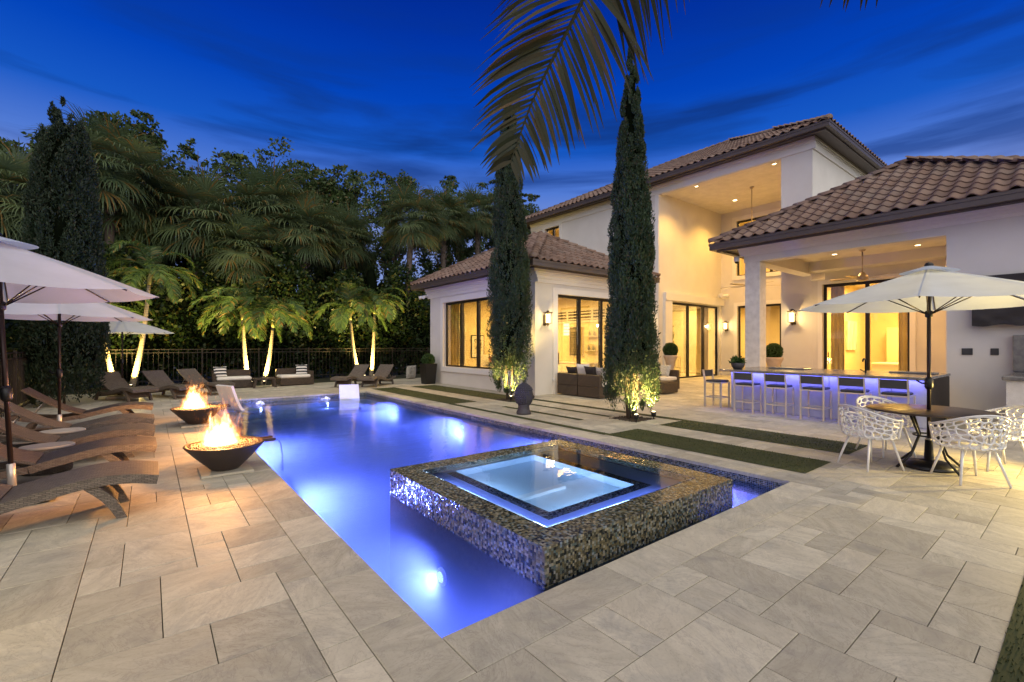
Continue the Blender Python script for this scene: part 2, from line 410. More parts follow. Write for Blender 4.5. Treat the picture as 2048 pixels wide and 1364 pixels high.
T['cypcore'] = paint('cypress_inner', (.004, .006, .003), rough=1., spec=0.)
T['palm'] = leafmat('palm_leaf', (.040, .085, .024), (.085, .140, .038), (.20, .13, .03), .45, .35)
T['sabal'] = leafmat('sabal_leaf', (.075, .120, .055), (.135, .180, .080), (.26, .16, .045), .5, .3)
T['oak'] = leafmat('tree_leaf', (.045, .082, .028), (.090, .135, .040), (.14, .10, .04), .5, .3)
T['hedge'] = leafmat('hedge_leaf', (.014, .036, .010), (.040, .070, .020), (.10, .09, .02), .4, .25)
T['coco'] = leafmat('coconut_frond', (.026, .034, .010), (.055, .048, .014), (.10, .062, .018), .45, .4)
def rooftile():
    t = NT('clay_roof_tile'); p = t.pos(); k = t.math('FRACT', t.math('ADD', t.rand(), t.attr()))
    c = t.ramp(k, [(0., (.14, .088, .068)), (.4, (.19, .122, .092)), (.75, (.235, .158, .122)), (1., (.165, .122, .10))])
    c = t.mix(t.math('MULTIPLY', t.ramp(t.noise(p, 5., 6, .65), [(.45, 0.), (.75, 1.)]), .55), c, (.085, .068, .062))
    c = t.mix(t.math('MULTIPLY', t.ramp(t.noise(p, 1.1, 5, .6), [(.5, 0.), (.75, 1.)]), .45), c, (.27, .225, .20))
    return t.done(t.bsdf(c, .8, 0, t.bump(t.noise(p, 70, 4), .3, .006), .25))
T['tile'] = rooftile()
T['poolwater'] = water_mat('pool_water', (.55, .72, 1.0), .035, 1.6, .05)
def refr_water():
    t = NT('spa_water'); p = t.pos(); nrm = t.bump(t.noise(p, 2., 3, .5, .4), .012, .3)
    b = t.n('ShaderNodeBsdfRefraction'); b.inputs['IOR'].default_value = 1.33; b.inputs['Roughness'].default_value = 0.; b.inputs['Color'].default_value = (.86, .95, 1, 1); t.l(nrm, b.inputs['Normal'])
    gl = t.n('ShaderNodeBsdfGlossy'); gl.inputs['Roughness'].default_value = .012; t.l(nrm, gl.inputs['Normal'])
    fr = t.n('ShaderNodeFresnel'); fr.inputs['IOR'].default_value = 1.33; t.l(nrm, fr.inputs['Normal'])
    mx = t.n('ShaderNodeMixShader'); t.l(fr.outputs[0], mx.inputs[0]); t.l(b.outputs[0], mx.inputs[1]); t.l(gl.outputs[0], mx.inputs[2])
    return t.done(mx.outputs[0])
T['spawater'] = refr_water()
T['stream'] = glass_mat('falling_water', (.9, .95, 1), .2)
WARM = (1, .66, .26); WARM2 = (1, .74, .36)
# ================================================================== GROUND, DECK, POOL
PX0, PX1, PY0, PY1 = 1.25, 5.917, 2.21, 15.62
WZ = -.12
def frame(mb, X0, X1, Y0, Y1, x0, x1, y0, y1, z):
    vs = [(X0, Y0, z), (X1, Y0, z), (X1, Y1, z), (X0, Y1, z), (x0, y0, z), (x1, y0, z), (x1, y1, z), (x0, y1, z)]
    mb.add(vs, [(0, 1, 5, 4), (1, 2, 6, 5), (2, 3, 7, 6), (3, 0, 4, 7)])
g = MB(); frame(g, -900, 900, -900, 900, PX0 - .2, PX1 + .2, PY0 - .2, PY1 + .2, -.05)
tag(g.build('ground', T['soil']), kind='structure')
d = MB(); frame(d, -2.9, 26, -4, 20.6, PX0 - .04, PX1 + .04, PY0 - .04, PY1 + .04, -.016)
deck = tag(d.build('pavement', T['grout']), kind='structure')
MOD = .2133
TURF = [(6.40, 7.32, 2.24, 5.42), (8.02, 9.0, 2.24, 5.42), (6.38, 7.28, 10.82, 16.45), (7.97, 8.97, 10.87, 16.42),
        (8.86, 9.02, 5.42, 10.87), (8.02, 8.16, 6.72, 10.87), (7.18, 7.33, 6.8, 9.55), (6.36, 6.52, 5.42, 10.82), (2.2, 14.0, -3.6, .31)]
BEDS = [(7.85, 8.63, 5.86, 6.64), (7.92, 8.60, 10.30, 10.95)]
def inside(x, y, rs): return any(a < x < b and c < y < e for a, b, c, e in rs)
SOLID = [(PX0 - .33, PX1 + .33, PY0 - .33, PY1 + .33), (9.7, 14.7, 11.1, 17.8), (18.3, 26, 12.4, 20), (18.3, 23.8, -4, 7.1), (13.9, 26, -4, 2.0), (2.4, 13.9, -3.5, .2)] + BEDS + \
        [(a + .05, b - .05, c + .05, e - .05) for a, b, c, e in TURF]
def smudge(k): return rng.random()
ox, oy = .917 - 40 * MOD, 1.877 - 55 * MOD
nx, ny = 160, 175
occ = np.zeros((nx, ny), bool)
for i in range(nx):
    for j in range(ny):
        x = ox + (i + .5) * MOD; y = oy + (j + .5) * MOD
        if x < -2.8 or x > 24 or y < -2.4 or y > 20.5 or inside(x, y, SOLID): occ[i, j] = True
SZ = [(3, 2), (2, 2), (3, 2), (2, 1), (2, 3), (1, 2), (4, 2), (1, 1), (2, 2)]
pav = []
for j in range(ny):
    for i in range(nx):
        if occ[i, j]: continue
        ss = SZ[:]; random.shuffle(ss)
        for a, b in ss + [(2, 1), (1, 1)]:
            if i + a <= nx and j + b <= ny and not occ[i:i + a, j:j + b].any():
                if (a, b) == (1, 1) and random.random() < .6 and (a, b) in ss and not (i + 1 < nx and occ[i + 1, j]): continue
                occ[i:i + a, j:j + b] = True; pav.append((ox + i * MOD, oy + j * MOD, a * MOD, b * MOD)); break
def paver_geo(mb, x, y, wx, wy, top, tone=0., h=.03, gp=.0027, ch=.0016):
    x0, x1, y0, y1 = x + gp, x + wx - gp, y + gp, y + wy - gp
    vs = [(x0, y0, top - h), (x1, y0, top - h), (x1, y1, top - h), (x0, y1, top - h), (x0, y0, top - ch), (x1, y0, top - ch), (x1, y1, top - ch), (x0, y1, top - ch),
          (x0 + ch, y0 + ch, top), (x1 - ch, y0 + ch, top), (x1 - ch, y1 - ch, top), (x0 + ch, y1 - ch, top)]
    mb.add(vs, [(0, 1, 5, 4), (1, 2, 6, 5), (2, 3, 7, 6), (3, 0, 4, 7), (4, 5, 9, 8), (5, 6, 10, 9), (6, 7, 11, 10), (7, 4, 8, 11), (8, 9, 10, 11)], tone)
th = R(38.256); SN, CS = math.sin(th), math.cos(th)
def view(x, y):
    dd = x * SN + y * CS
    if dd < .3: return None
    u = (x * CS - y * SN) / dd
    return dd, u
def size_in_view(p):
    x, y = p[0] + p[2] / 2, p[1] + p[3] / 2; q = view(x, y)
    if q is None or abs(q[1]) > 1.16 or 1.6 / q[0] > .80: return 0
    return p[2] * p[3] / q[0] ** 3
pav.sort(key=size_in_view, reverse=True)
pm = {}; NEAR = 300
for x, y, a, b in pav[:NEAR]:
    k = (round(a, 3), round(b, 3))
    if k not in pm:
        m = MB(); paver_geo(m, -a / 2, -b / 2, a, b, 0.); pm[k] = m.mesh('paver', T['pav'])
    o = bpy.data.objects.new('paver', pm[k]); link(o, deck); o.location = (x + a / 2, y + b / 2, random.uniform(-.0007, .0005))
m = MB()
for x, y, a, b in pav[NEAR:]: paver_geo(m, x, y, a, b, random.uniform(-.0006, .0004), random.random())
m.build('far_paving', T['pav'], deck, kind='stuff')
# coping stones round the pool
cw = .345; cl = .645; cm = {}
def coping(x, y, a, b):
    k = (round(a, 3), round(b, 3))
    if k not in cm: q = MB(); paver_geo(q, -a / 2, -b / 2, a, b, 0., h=.045, gp=.0027, ch=.003); cm[k] = q.mesh('coping_stone', T['pav'])
    o = bpy.data.objects.new('coping_stone', cm[k]); link(o, deck); o.location = (x + a / 2, y + b / 2, random.uniform(0, .0008))
ov = .012
n = 21; s_ = (PY1 - PY0 + 2 * (cw - ov)) / n
for i in range(n):
    coping(PX0 - cw + ov, PY0 - cw + ov + i * s_, cw, s_); coping(PX1 - ov, PY0 - cw + ov + i * s_, cw, s_)
n = 7; s_ = (PX1 - PX0 - 2 * ov) / n
for i in range(n):
    coping(PX0 + ov + i * s_, PY0 - cw + ov, s_, cw); coping(PX0 + ov + i * s_, PY1 - ov, s_, cw)
# turf strips with short blades
def turf(x0, x1, y0, y1, dens):
    A = (x1 - x0) * (y1 - y0); n = int(A * dens)
    px = rng.uniform(x0, x1, n); py = rng.uniform(y0, y1, n); a = rng.uniform(0, 6.28, n); h = rng.uniform(.010, .022, n); wd = rng.uniform(.003, .006, n)
    lx = rng.normal(0, .008, n); ly = rng.normal(0, .008, n)
    V = np.empty((n, 3, 3)); V[:, 0] = np.stack([px - np.cos(a) * wd, py - np.sin(a) * wd, np.full(n, .004)], 1)
    V[:, 1] = np.stack([px + np.cos(a) * wd, py + np.sin(a) * wd, np.full(n, .004)], 1); V[:, 2] = np.stack([px + lx, py + ly, .004 + h], 1)
    V = np.concatenate([V.reshape(-1, 3), [[x0, y0, .005], [x1, y0, .005], [x1, y1, .005]], [[x0, y0, .005], [x1, y1, .005], [x0, y1, .005]]])
    F = np.arange(len(V)).reshape(-1, 3)
    return npmesh('turf', V, F, T['turf'], rng.random(len(F)))
for k, (x0, x1, y0, y1) in enumerate(TURF):
    dd = 900 if k < 2 else 350
    if k == 8: y0, y1, x0, x1 = -1.2, .31, 2.2, 8.; dd = 1500
    o = npobj('turf_strip', turf(x0, x1, y0, y1, dd), kind='stuff')
    tag(o, ['short artificial turf panel beside the spa end of the pool', 'short artificial turf panel between bar stools and spa', 'turf panel along the pool at the bedroom wing', 'turf panel against the wall of the bedroom wing',
            'narrow turf ribbon in front of the wicker sofas', 'narrow turf ribbon running into the far cypress bed', 'shortest narrow turf ribbon beside the stone head', 'narrow turf ribbon along the pool coping', 'turf border along the open edge of the paving'][k], 'turf')
for k, (x0, x1, y0, y1) in enumerate(BEDS):
    m = MB()
    for _ in range(420):
        r = random.uniform(.012, .03); m.ball((random.uniform(x0 + .04, x1 - .04), random.uniform(y0 + .04, y1 - .04), random.uniform(-.01, .012)), (r, r * random.uniform(.5, 1), r * .5), 5, 3, random.random())
    m.box(x0, x1, y0, y1, -.04, -.008)
    tag(m.build('mulch', T['bark'], kind='stuff'), ['mulch bed at the cypress near the spa', 'mulch bed at the cypress beside the stone head'][k], 'mulch')

# pool shell
m = MB(); zf = -1.2; zt = -.024; sh = 13.55; zs = -.42
X0, X1, Y0, Y1 = PX0, PX1, PY0, PY1
m.add([(X0, Y0, zf), (X1, Y0, zf), (X1, sh, zf), (X0, sh, zf)], [(0, 1, 2, 3)])
m.add([(X0, sh, zs), (X1, sh, zs), (X1, Y1, zs), (X0, Y1, zs)], [(0, 1, 2, 3)])
m.add([(X0, sh, zf), (X1, sh, zf), (X1, sh, zs), (X0, sh, zs)], [(0, 1, 2, 3)])
for a, b in (((X0, Y0), (X1, Y0)), ((X1, Y0), (X1, Y1)), ((X1, Y1), (X0, Y1)), ((X0, Y1), (X0, Y0))):
    m.add([(*a, zf), (*b, zf), (*b, zt), (*a, zt)], [(3, 2, 1, 0)])
pool = tag(m.build('pool', T['plaster']), kind='structure')
def tiles(mb, o, u, v, nu, nv, s, nrm, gap=.0024, proud=.005, tilt=.0011):
    o = Vector(o); u = Vector(u); v = Vector(v); nrm = Vector(nrm)
    for i in range(nu):
        for j in range(nv):
            a = o + u * (i * s + gap / 2) + v * (j * s + gap / 2); e = s - gap; k = proud * random.uniform(.75, 1.1)
            q = [a, a + u * e, a + u * e + v * e, a + v * e]; c = .001
            tu, tv_ = random.uniform(-tilt, tilt), random.uniform(-tilt, tilt); t = [a + u * c + v * c + nrm * (k - tu - tv_), a + u * (e - c) + v * c + nrm * (k + tu - tv_), a + u * (e - c) + v * (e - c) + nrm * (k + tu + tv_), a + u * c + v * (e - c) + nrm * (k - tu + tv_)]
            mb.add(q + t, [(4, 5, 6, 7), (0, 1, 5, 4), (1, 2, 6, 5), (2, 3, 7, 6), (3, 0, 4, 7)] if u.cross(v).dot(nrm) > 0 else [(7, 6, 5, 4), (4, 5, 1, 0), (5, 6, 2, 1), (6, 7, 3, 2), (7, 4, 0, 3)], random.random())
TS = .0215
m = MB(); zb = zt - 11 * TS
tiles(m, (X1, Y0, zb), (0, 1, 0), (0, 0, 1), int((Y1 - Y0) / TS), 11, TS, (-1, 0, 0))
tiles(m, (X0, Y1, zb), (1, 0, 0), (0, 0, 1), int((X1 - X0) / TS), 11, TS, (0, -1, 0))
tiles(m, (X0, Y0, zb), (0, 1, 0), (0, 0, 1), int((Y1 - Y0) / TS), 4, TS, (1, 0, 0))
m.build('waterline_mosaic', T['mosaic'], pool, kind='stuff')
m = MB(); wsheet = [(X0 + .01, Y0 + .01, WZ), (X1 - .01, Y0 + .01, WZ), (X1 - .01, Y1 - .01, WZ), (X0 + .01, Y1 - .01, WZ)]
SX0, SX1, SY0, SY1, SZT = 2.20, 4.92, 2.42, 5.07, .165
frame(m, X0 + .012, X1 - .012, Y0 + .012, Y1 - .012, SX0 + .02, SX1 - .02, SY0 + .02, SY1 - .02, WZ)
tag(m.build('water', T['poolwater']), kind='structure')
tw = NT('pool_water_body'); pv = tw.n('ShaderNodeVolumePrincipled'); pv.inputs['Color'].default_value = (.75, .85, 1, 1); pv.inputs['Density'].default_value = .7; pv.inputs['Anisotropy'].default_value = .2; tw.l(pv.outputs[0], tw.out.inputs['Volume'])
m = MB(); ring = [(X0 + .012, Y0 + .012), (X1 - .012, Y0 + .012), (X1 - .012, sh - .01), (X0 + .012, sh - .01)]; hole = [(SX0 - .008, SY0 - .008), (SX1 + .008, SY0 - .008), (SX1 + .008, SY1 + .008), (SX0 - .008, SY1 + .008)]
vz = [(x, y, z) for z in (zf + .004, WZ - .004) for x, y in ring + hole]
m.add(vz, [(8, 9, 13, 12), (9, 10, 14, 13), (10, 11, 15, 14), (11, 8, 12, 15), (4, 5, 1, 0), (5, 6, 2, 1), (6, 7, 3, 2), (7, 4, 0, 3)] + [(k, (k + 1) % 4, 8 + (k + 1) % 4, 8 + k) for k in range(4)] + [(12 + k, 12 + (k + 1) % 4, 4 + (k + 1) % 4, 4 + k) for k in range(4)])
tag(m.build('water_body', tw.m), kind='structure')

# raised spa
spa = thing('spa', 'raised square spa clad in dark glass mosaic at the pool end', 'spa', (0, 0, 0))
rim = .27; IX0, IX1, IY0, IY1 = SX0 + rim, SX1 - rim, SY0 + rim, SY1 - rim; bz = -.10; fz = -.36; bw = .40
m = MB()
for a in ((SX0, IX0, SY0, SY1), (IX1, SX1, SY0, SY1), (IX0, IX1, SY0, IY0), (IX0, IX1, IY1, SY1)): m.box(*a, -1.3, SZT - .008)
m.build('wall', T['grout'], spa)
m = MB()
JX0, JX1, JY0, JY1 = IX0 + .42, IX1 - .50, IY0 + .42, IY1 - .03
for a in ((IX0, JX0, IY0, IY1), (JX1, IX1, IY0, IY1), (JX0, JX1, IY0, JY0), (JX0, JX1, JY1, IY1)): m.box(*a, fz, bz)
m.box(JX0, JX1, JY0, JY1, fz - .05, fz)
m.build('bench', T['plaster'], spa)
m = MB(); m.cbox(JX0 + .04, JX0 + .78, JY0 + .56, JY0 + .65, fz, fz + .10, .01); m.build('step', T['whiteplastic'], spa)
m = MB()
nxs = int((SX1 - SX0) / TS); nys = int((SY1 - SY0) / TS); nv = 14; zb = SZT - nv * TS
tiles(m, (SX0, SY0, zb), (1, 0, 0), (0, 0, 1), nxs, nv, TS, (0, -1, 0)); tiles(m, (SX0, SY0, zb), (0, 1, 0), (0, 0, 1), nys, nv, TS, (-1, 0, 0))
tiles(m, (SX1, SY0, zb), (0, 1, 0), (0, 0, 1), nys, nv, TS, (1, 0, 0)); tiles(m, (SX0, SY1, zb), (1, 0, 0), (0, 0, 1), nxs, nv, TS, (0, 1, 0))
nr = 12; zt2 = SZT - .007
tiles(m, (SX0, SY0, zt2), (1, 0, 0), (0, 1, 0), nxs, nr, TS, (0, 0, 1), tilt=.00025); tiles(m, (SX0, SY1 - nr * TS, zt2), (1, 0, 0), (0, 1, 0), nxs, nr, TS, (0, 0, 1), tilt=.00025)
tiles(m, (SX0, SY0 + nr * TS, zt2), (1, 0, 0), (0, 1, 0), nr, nys - 2 * nr, TS, (0, 0, 1), tilt=.00025); tiles(m, (SX1 - nr * TS, SY0 + nr * TS, zt2), (1, 0, 0), (0, 1, 0), nr, nys - 2 * nr, TS, (0, 0, 1), tilt=.00025)
nxi = int((IX1 - IX0) / TS); nyi = int((IY1 - IY0) / TS); zi = SZT - .01 - 8 * TS
tiles(m, (IX0, IY1, zi), (1, 0, 0), (0, 0, 1), nxi, 8, TS, (0, -1, 0)); tiles(m, (IX1, IY0, zi), (0, 1, 0), (0, 0, 1), nyi, 8, TS, (-1, 0, 0))
tiles(m, (IX0, IY0, zi), (1, 0, 0), (0, 0, 1), nxi, 8, TS, (0, 1, 0)); tiles(m, (IX0, IY0, zi), (0, 1, 0), (0, 0, 1), nyi, 8, TS, (1, 0, 0))
for (ax, ay, bx, by) in ((JX0 - .13, JY0 - .13, JX1 + .13, JY0), (JX0 - .13, JY0, JX0, JY1 - .02), (JX1, JY0, JX1 + .13, JY1 - .02)):
    tiles(m, (ax, ay, bz), (1, 0, 0), (0, 1, 0), max(1, round((bx - ax) / TS)), max(1, round((by - ay) / TS)), TS, (0, 0, 1), proud=.004)
m.build('mosaic_tiles', T['mosaic'], spa, kind='stuff')
m = MB(); zq = SZT - .004
m.add([(IX0 + .006, IY0 + .006, zq), (IX1 - .006, IY0 + .006, zq), (IX1 - .006, IY1 - .006, zq), (IX0 + .006, IY1 - .006, zq)], [(0, 1, 2, 3)])
m.build('spa_water', T['spawater'], spa)
def spa_lamp(loc, tgt, e, col, sx, sy):
    l = lamp('spa_light', 'AREA', loc, e, col, spa, .2); l.data.shape = 'RECTANGLE'; l.data.size = sx; l.data.size_y = sy; aim(l, tgt)
spa_lamp((3.5, JY0 + .012, fz + .13), (3.5, JY0 + 1.2, fz + .02), 40, (.46, .68, 1), .9, .10)
spa_lamp((JX0 + .012, 4.1, fz + .13), (JX0 + 1.2, 4.1, fz + .03), 26, (.42, .64, 1), .8, .10)
spa_lamp((3.4, IY0 + .012, bz + .10), (3.4, IY1, bz + .06), 7, (.18, .26, 1), 1.6, .08)
spa_lamp((IX0 + .012, 3.7, bz + .10), (IX1, 3.7, bz + .06), 7, (.20, .28, 1), 1.6, .08)

# underwater lamps
T['lens'] = emit('pool_lamp_lens', (.45, .60, 1), 5.)
BLUE = (.20, .225, 1)
def pool_lamp(x, y, z, nrm, e, label):
    t = thing('pool_light', label, 'pool light', (x, y, z), group='underwater pool lights')
    q = Vector(nrm).to_track_quat('Z', 'Y').to_matrix().to_4x4(); m = MB(); m.lathe([(.0, .0), (.085, .0), (.085, .012), (.07, .02), (.0, .02)], 20); m.v = [tuple(q @ Vector(p)) for p in m.v]; m.build('bezel', T['steel'], t)
    m = MB(); m.lathe([(.052, .021), (.04, .034), (0, .038)], 20); m.v = [tuple(q @ Vector(p)) for p in m.v]; m.build('lens', T['lens'], t)
    n = Vector(nrm); l = lamp('pool_lamp', 'SPOT', tuple(n * .06 + Vector((0, 0, -.16 if z > -.5 else 0))), e * 15., BLUE, t, .06, spot_size=R(168), spot_blend=.35); l.rotation_euler = (n + Vector((0, 0, -.12))).to_track_quat('-Z', 'Y').to_euler()
pool_lamp(PX1 - .012, 9.37, -.36, (-1, 0, 0), 62, 'pool light in the wall below the stone head')
pool_lamp(PX1 - .012, 6.18, -.36, (-1, 0, 0), 55, 'pool light in the wall behind the spa')
pool_lamp(PX1 - .012, 3.05, -.36, (-1, 0, 0), 26, 'pool light in the wall beside the spa at the turf panel')
pool_lamp(PX1 - .012, 13.0, -.36, (-1, 0, 0), 75, 'pool light in the wall near the bedroom wing')
pool_lamp(PX0 + .012, 9.2, -.55, (1, 0, 0), 105, 'pool light in the wall between the fire bowls')
pool_lamp(PX0 + .012, 6.1, -.55, (1, 0, 0), 72, 'pool light in the wall beside the fire bowl nearest the spa')
pool_lamp(SX0 - .008, 3.85, -.60, (-1, 0, 0), 19, 'bright pool light in the spa wall')
pool_lamp(1.8, PY0 + .012, -.6, (0, 1, 0), 13, 'added unseen fill light in the end wall beside the spa')  # added unseen lamp, brightens the dark water at the spa corner
T['foam'] = paint('white_foam', (.85, .88, .92), rough=.6, bump=.6, bscale=40)
for x, y, e, lb in ((4.42, 15.1, 14, 'bubbling jet on the shallow shelf beside the white chair'), (2.55, 15.1, 10, 'small bubbling jet on the shallow shelf near the tilted white chaise')):
    t = thing('bubbler', lb, 'bubbler', (x, y, WZ)); m = MB()
    for k in range(26):
        a = random.uniform(0, 6.28); r = abs(random.gauss(0, .07)); m.ball((math.cos(a) * r, math.sin(a) * r, .075 * math.exp(-r * r * 120) * random.uniform(.6, 1)), random.uniform(.018, .035), 7, 5)
    m.build('foam', T['foam'], t, kind='stuff')
    lamp('bubbler_lamp', 'POINT', (0, -.16, .13), .9, (.45, .6, 1), t, .03); lamp('bubbler_lamp', 'POINT', (0, 0, -.18), e, BLUE, t, .08)
    m = MB(); m.lathe([(0, 0), (.05, 0), (.04, .02), (0, .024)], 14, (0, 0, zs - WZ + .001)); m.build('nozzle', T['lens'], t)
# ================================================================== HOUSE
house = thing('house', 'two-storey white stucco house with clay tile roofs and lit loggia', 'house', (18.2, 10, 0))
HO = Vector(house.location)
def hpart(mb, name, mat, parent=None, kind=None):
    mb.v = [(p[0] - HO.x, p[1] - HO.y, p[2] - HO.z) for p in mb.v]
    return mb.build(name, mat, parent or house, kind=kind)
def wallx(mb, x0, x1, a0, a1, z0, z1, ops=(), ax='x'):
    ys = sorted({a0, a1, *[o[0] for o in ops], *[o[1] for o in ops]}); 
    for i in range(len(ys) - 1):
        lo, hi = ys[i], ys[i + 1]; mid = (lo + hi) / 2
        cuts = sorted([(o[2], o[3]) for o in ops if o[0] < mid < o[1]]); z = z0
        for c0, c1 in cuts + [(z1, z1)]:
            if c0 > z + 1e-4:
                if ax == 'x': mb.box(x0, x1, lo, hi, z, c0)
                else: mb.box(lo, hi, x0, x1, z, c0)
            z = max(z, c1)
def bx(mb, ax, c0, c1, a0, a1, z0, z1):
    if ax == 'x': mb.box(min(c0, c1), max(c0, c1), a0, a1, z0, z1)
    else: mb.box(a0, a1, min(c0, c1), max(c0, c1), z0, z1)
def opening(name, ax, c, out, a0, a1, z0, z1, mull, trim=.2, depth=.10, fw=.075, hbars=(), sill=True, handle=None):
    """glazed opening; c = outer wall plane, out = -1/+1 outward sign along the axis"""
    q0, q1 = c - out * depth, c - out * (depth + .08)
    m = MB(); e = .002
    bx(m, ax, q0, q1, a0 + e, a0 + fw, z0 + e, z1 - e); bx(m, ax, q0, q1, a1 - fw, a1 - e, z0 + e, z1 - e)
    bx(m, ax, q0, q1, a0 + fw, a1 - fw, z1 - fw * 1.3, z1 - e); bx(m, ax, q0, q1, a0 + fw, a1 - fw, z0 + e, z0 + fw * .8)
    for k in mull: bx(m, ax, q0 + out * .012, q1 - out * .012, k - fw * .75, k + fw * .75, z0 + fw * .8, z1 - fw * 1.3)
    for z in hbars: bx(m, ax, q0 + out * .006, q1 - out * .006, a0 + fw, a1 - fw, z - .03, z + .03)
    f = hpart(m, name, T['bronze'])
    es = [a0 + fw] + [v for k in mull for v in (k - fw * .75, k + fw * .75)] + [a1 - fw]
    for i in range(0, len(es), 2):
        m = MB(); qc = (q0 + q1) / 2; bx(m, ax, qc - .004, qc + .004, es[i] + .001, es[i + 1] - .001, z0 + fw * .8 + .001, z1 - fw * 1.3 - .001); hpart(m, 'pane', T['glass'], f)
    if handle is not None:
        m = MB(); bx(m, ax, q0 + out * .04, q0 + out * .065, handle - .012, handle + .012, .95, 1.35); hpart(m, 'handle', T['black'], f)
    if trim:
        m = MB(); t0, t1 = c + out * .003, c + out * .045
        bx(m, ax, t0, t1, a0 - trim, a0, max(z0 - (trim if sill else 0), .002), z1 + trim); bx(m, ax, t0, t1, a1, a1 + trim, max(z0 - (trim if sill else 0), .002), z1 + trim); bx(m, ax, t0, t1, a0, a1, z1, z1 + trim)
        if sill: bx(m, ax, t0, c + out * .07, a0, a1, z0 - trim, z0)
        hpart(m, 'trim', T['trim'], f)
    return f
def cornice(ax, c, out, a0, a1, zt, steps=((.04, .42), (.08, .30), (.13, .20), (.18, .10)), name='cornice', z_end=0.):
    m = MB(); prev = None
    for k, (pr, hh) in enumerate(steps):
        nxt = steps[k + 1][1] if k + 1 < len(steps) else 0
        bx(m, ax, c + out * .003, c + out * pr, a0, a1, zt - hh, zt - nxt)
    return hpart(m, name, T['trim'])

# ---- tile roofs
def tile_geo(W=.30, Ln=.43, h=.062):
    m = MB(); xs = np.linspace(-W / 2, W / 2, 8); zs = []
    for x in xs:
        s = (x + W / 2) / W; zs.append(h * math.sin(math.pi * min(s / .62, 1)) if s < .62 else -.012 * math.sin(math.pi * (s - .62) / .38))
    vs = [(x, 0, z + .045) for x, z in zip(xs, zs)] + [(x, Ln, z + .012) for x, z in zip(xs, zs)] + [(x, 0, z + .02) for x, z in zip(xs, zs)]
    n = 8
    m.add(vs[:16], [(i, i + 1, n + i + 1, n + i) for i in range(n - 1)], 0, True)
    m.add(vs[:8] + vs[16:], [(i + 1, i, n + i, n + i + 1) for i in range(n - 1)], 0, False)
    return m
TW, TL = .30, .365
tile_me = tile_geo().mesh('roof_tile', T['tile']); tv = np.array([v.co[:] for v in tile_me.vertices]); tf = [tuple(p.vertices) for p in tile_me.polygons]
budget = [300]
def cap_row(mb, p0, p1, r=.12):
    p0, p1 = Vector(p0), Vector(p1); d = p1 - p0; L_ = d.length; d.normalize(); n = max(1, int(L_ / .36))
    side = d.cross(Vector((0, 0, 1))).normalized(); up = side.cross(d).normalized()
    for i in range(n):
        a = p0 + d * (i * L_ / n); b = a + d * (L_ / n * 1.12); vs = []
        for q, rr, lift in ((a, r * 1.12, .03), (b, r * .92, .005)):
            for k in range(7):
                t = math.pi * k / 6; vs.append(q + side * math.cos(t) * rr + up * (math.sin(t) * rr * .85 + lift))
        mb.add(vs, [(k, k + 1, 8 + k, 7 + k) for k in range(6)] + [tuple(reversed(range(7)))], random.random(), True)
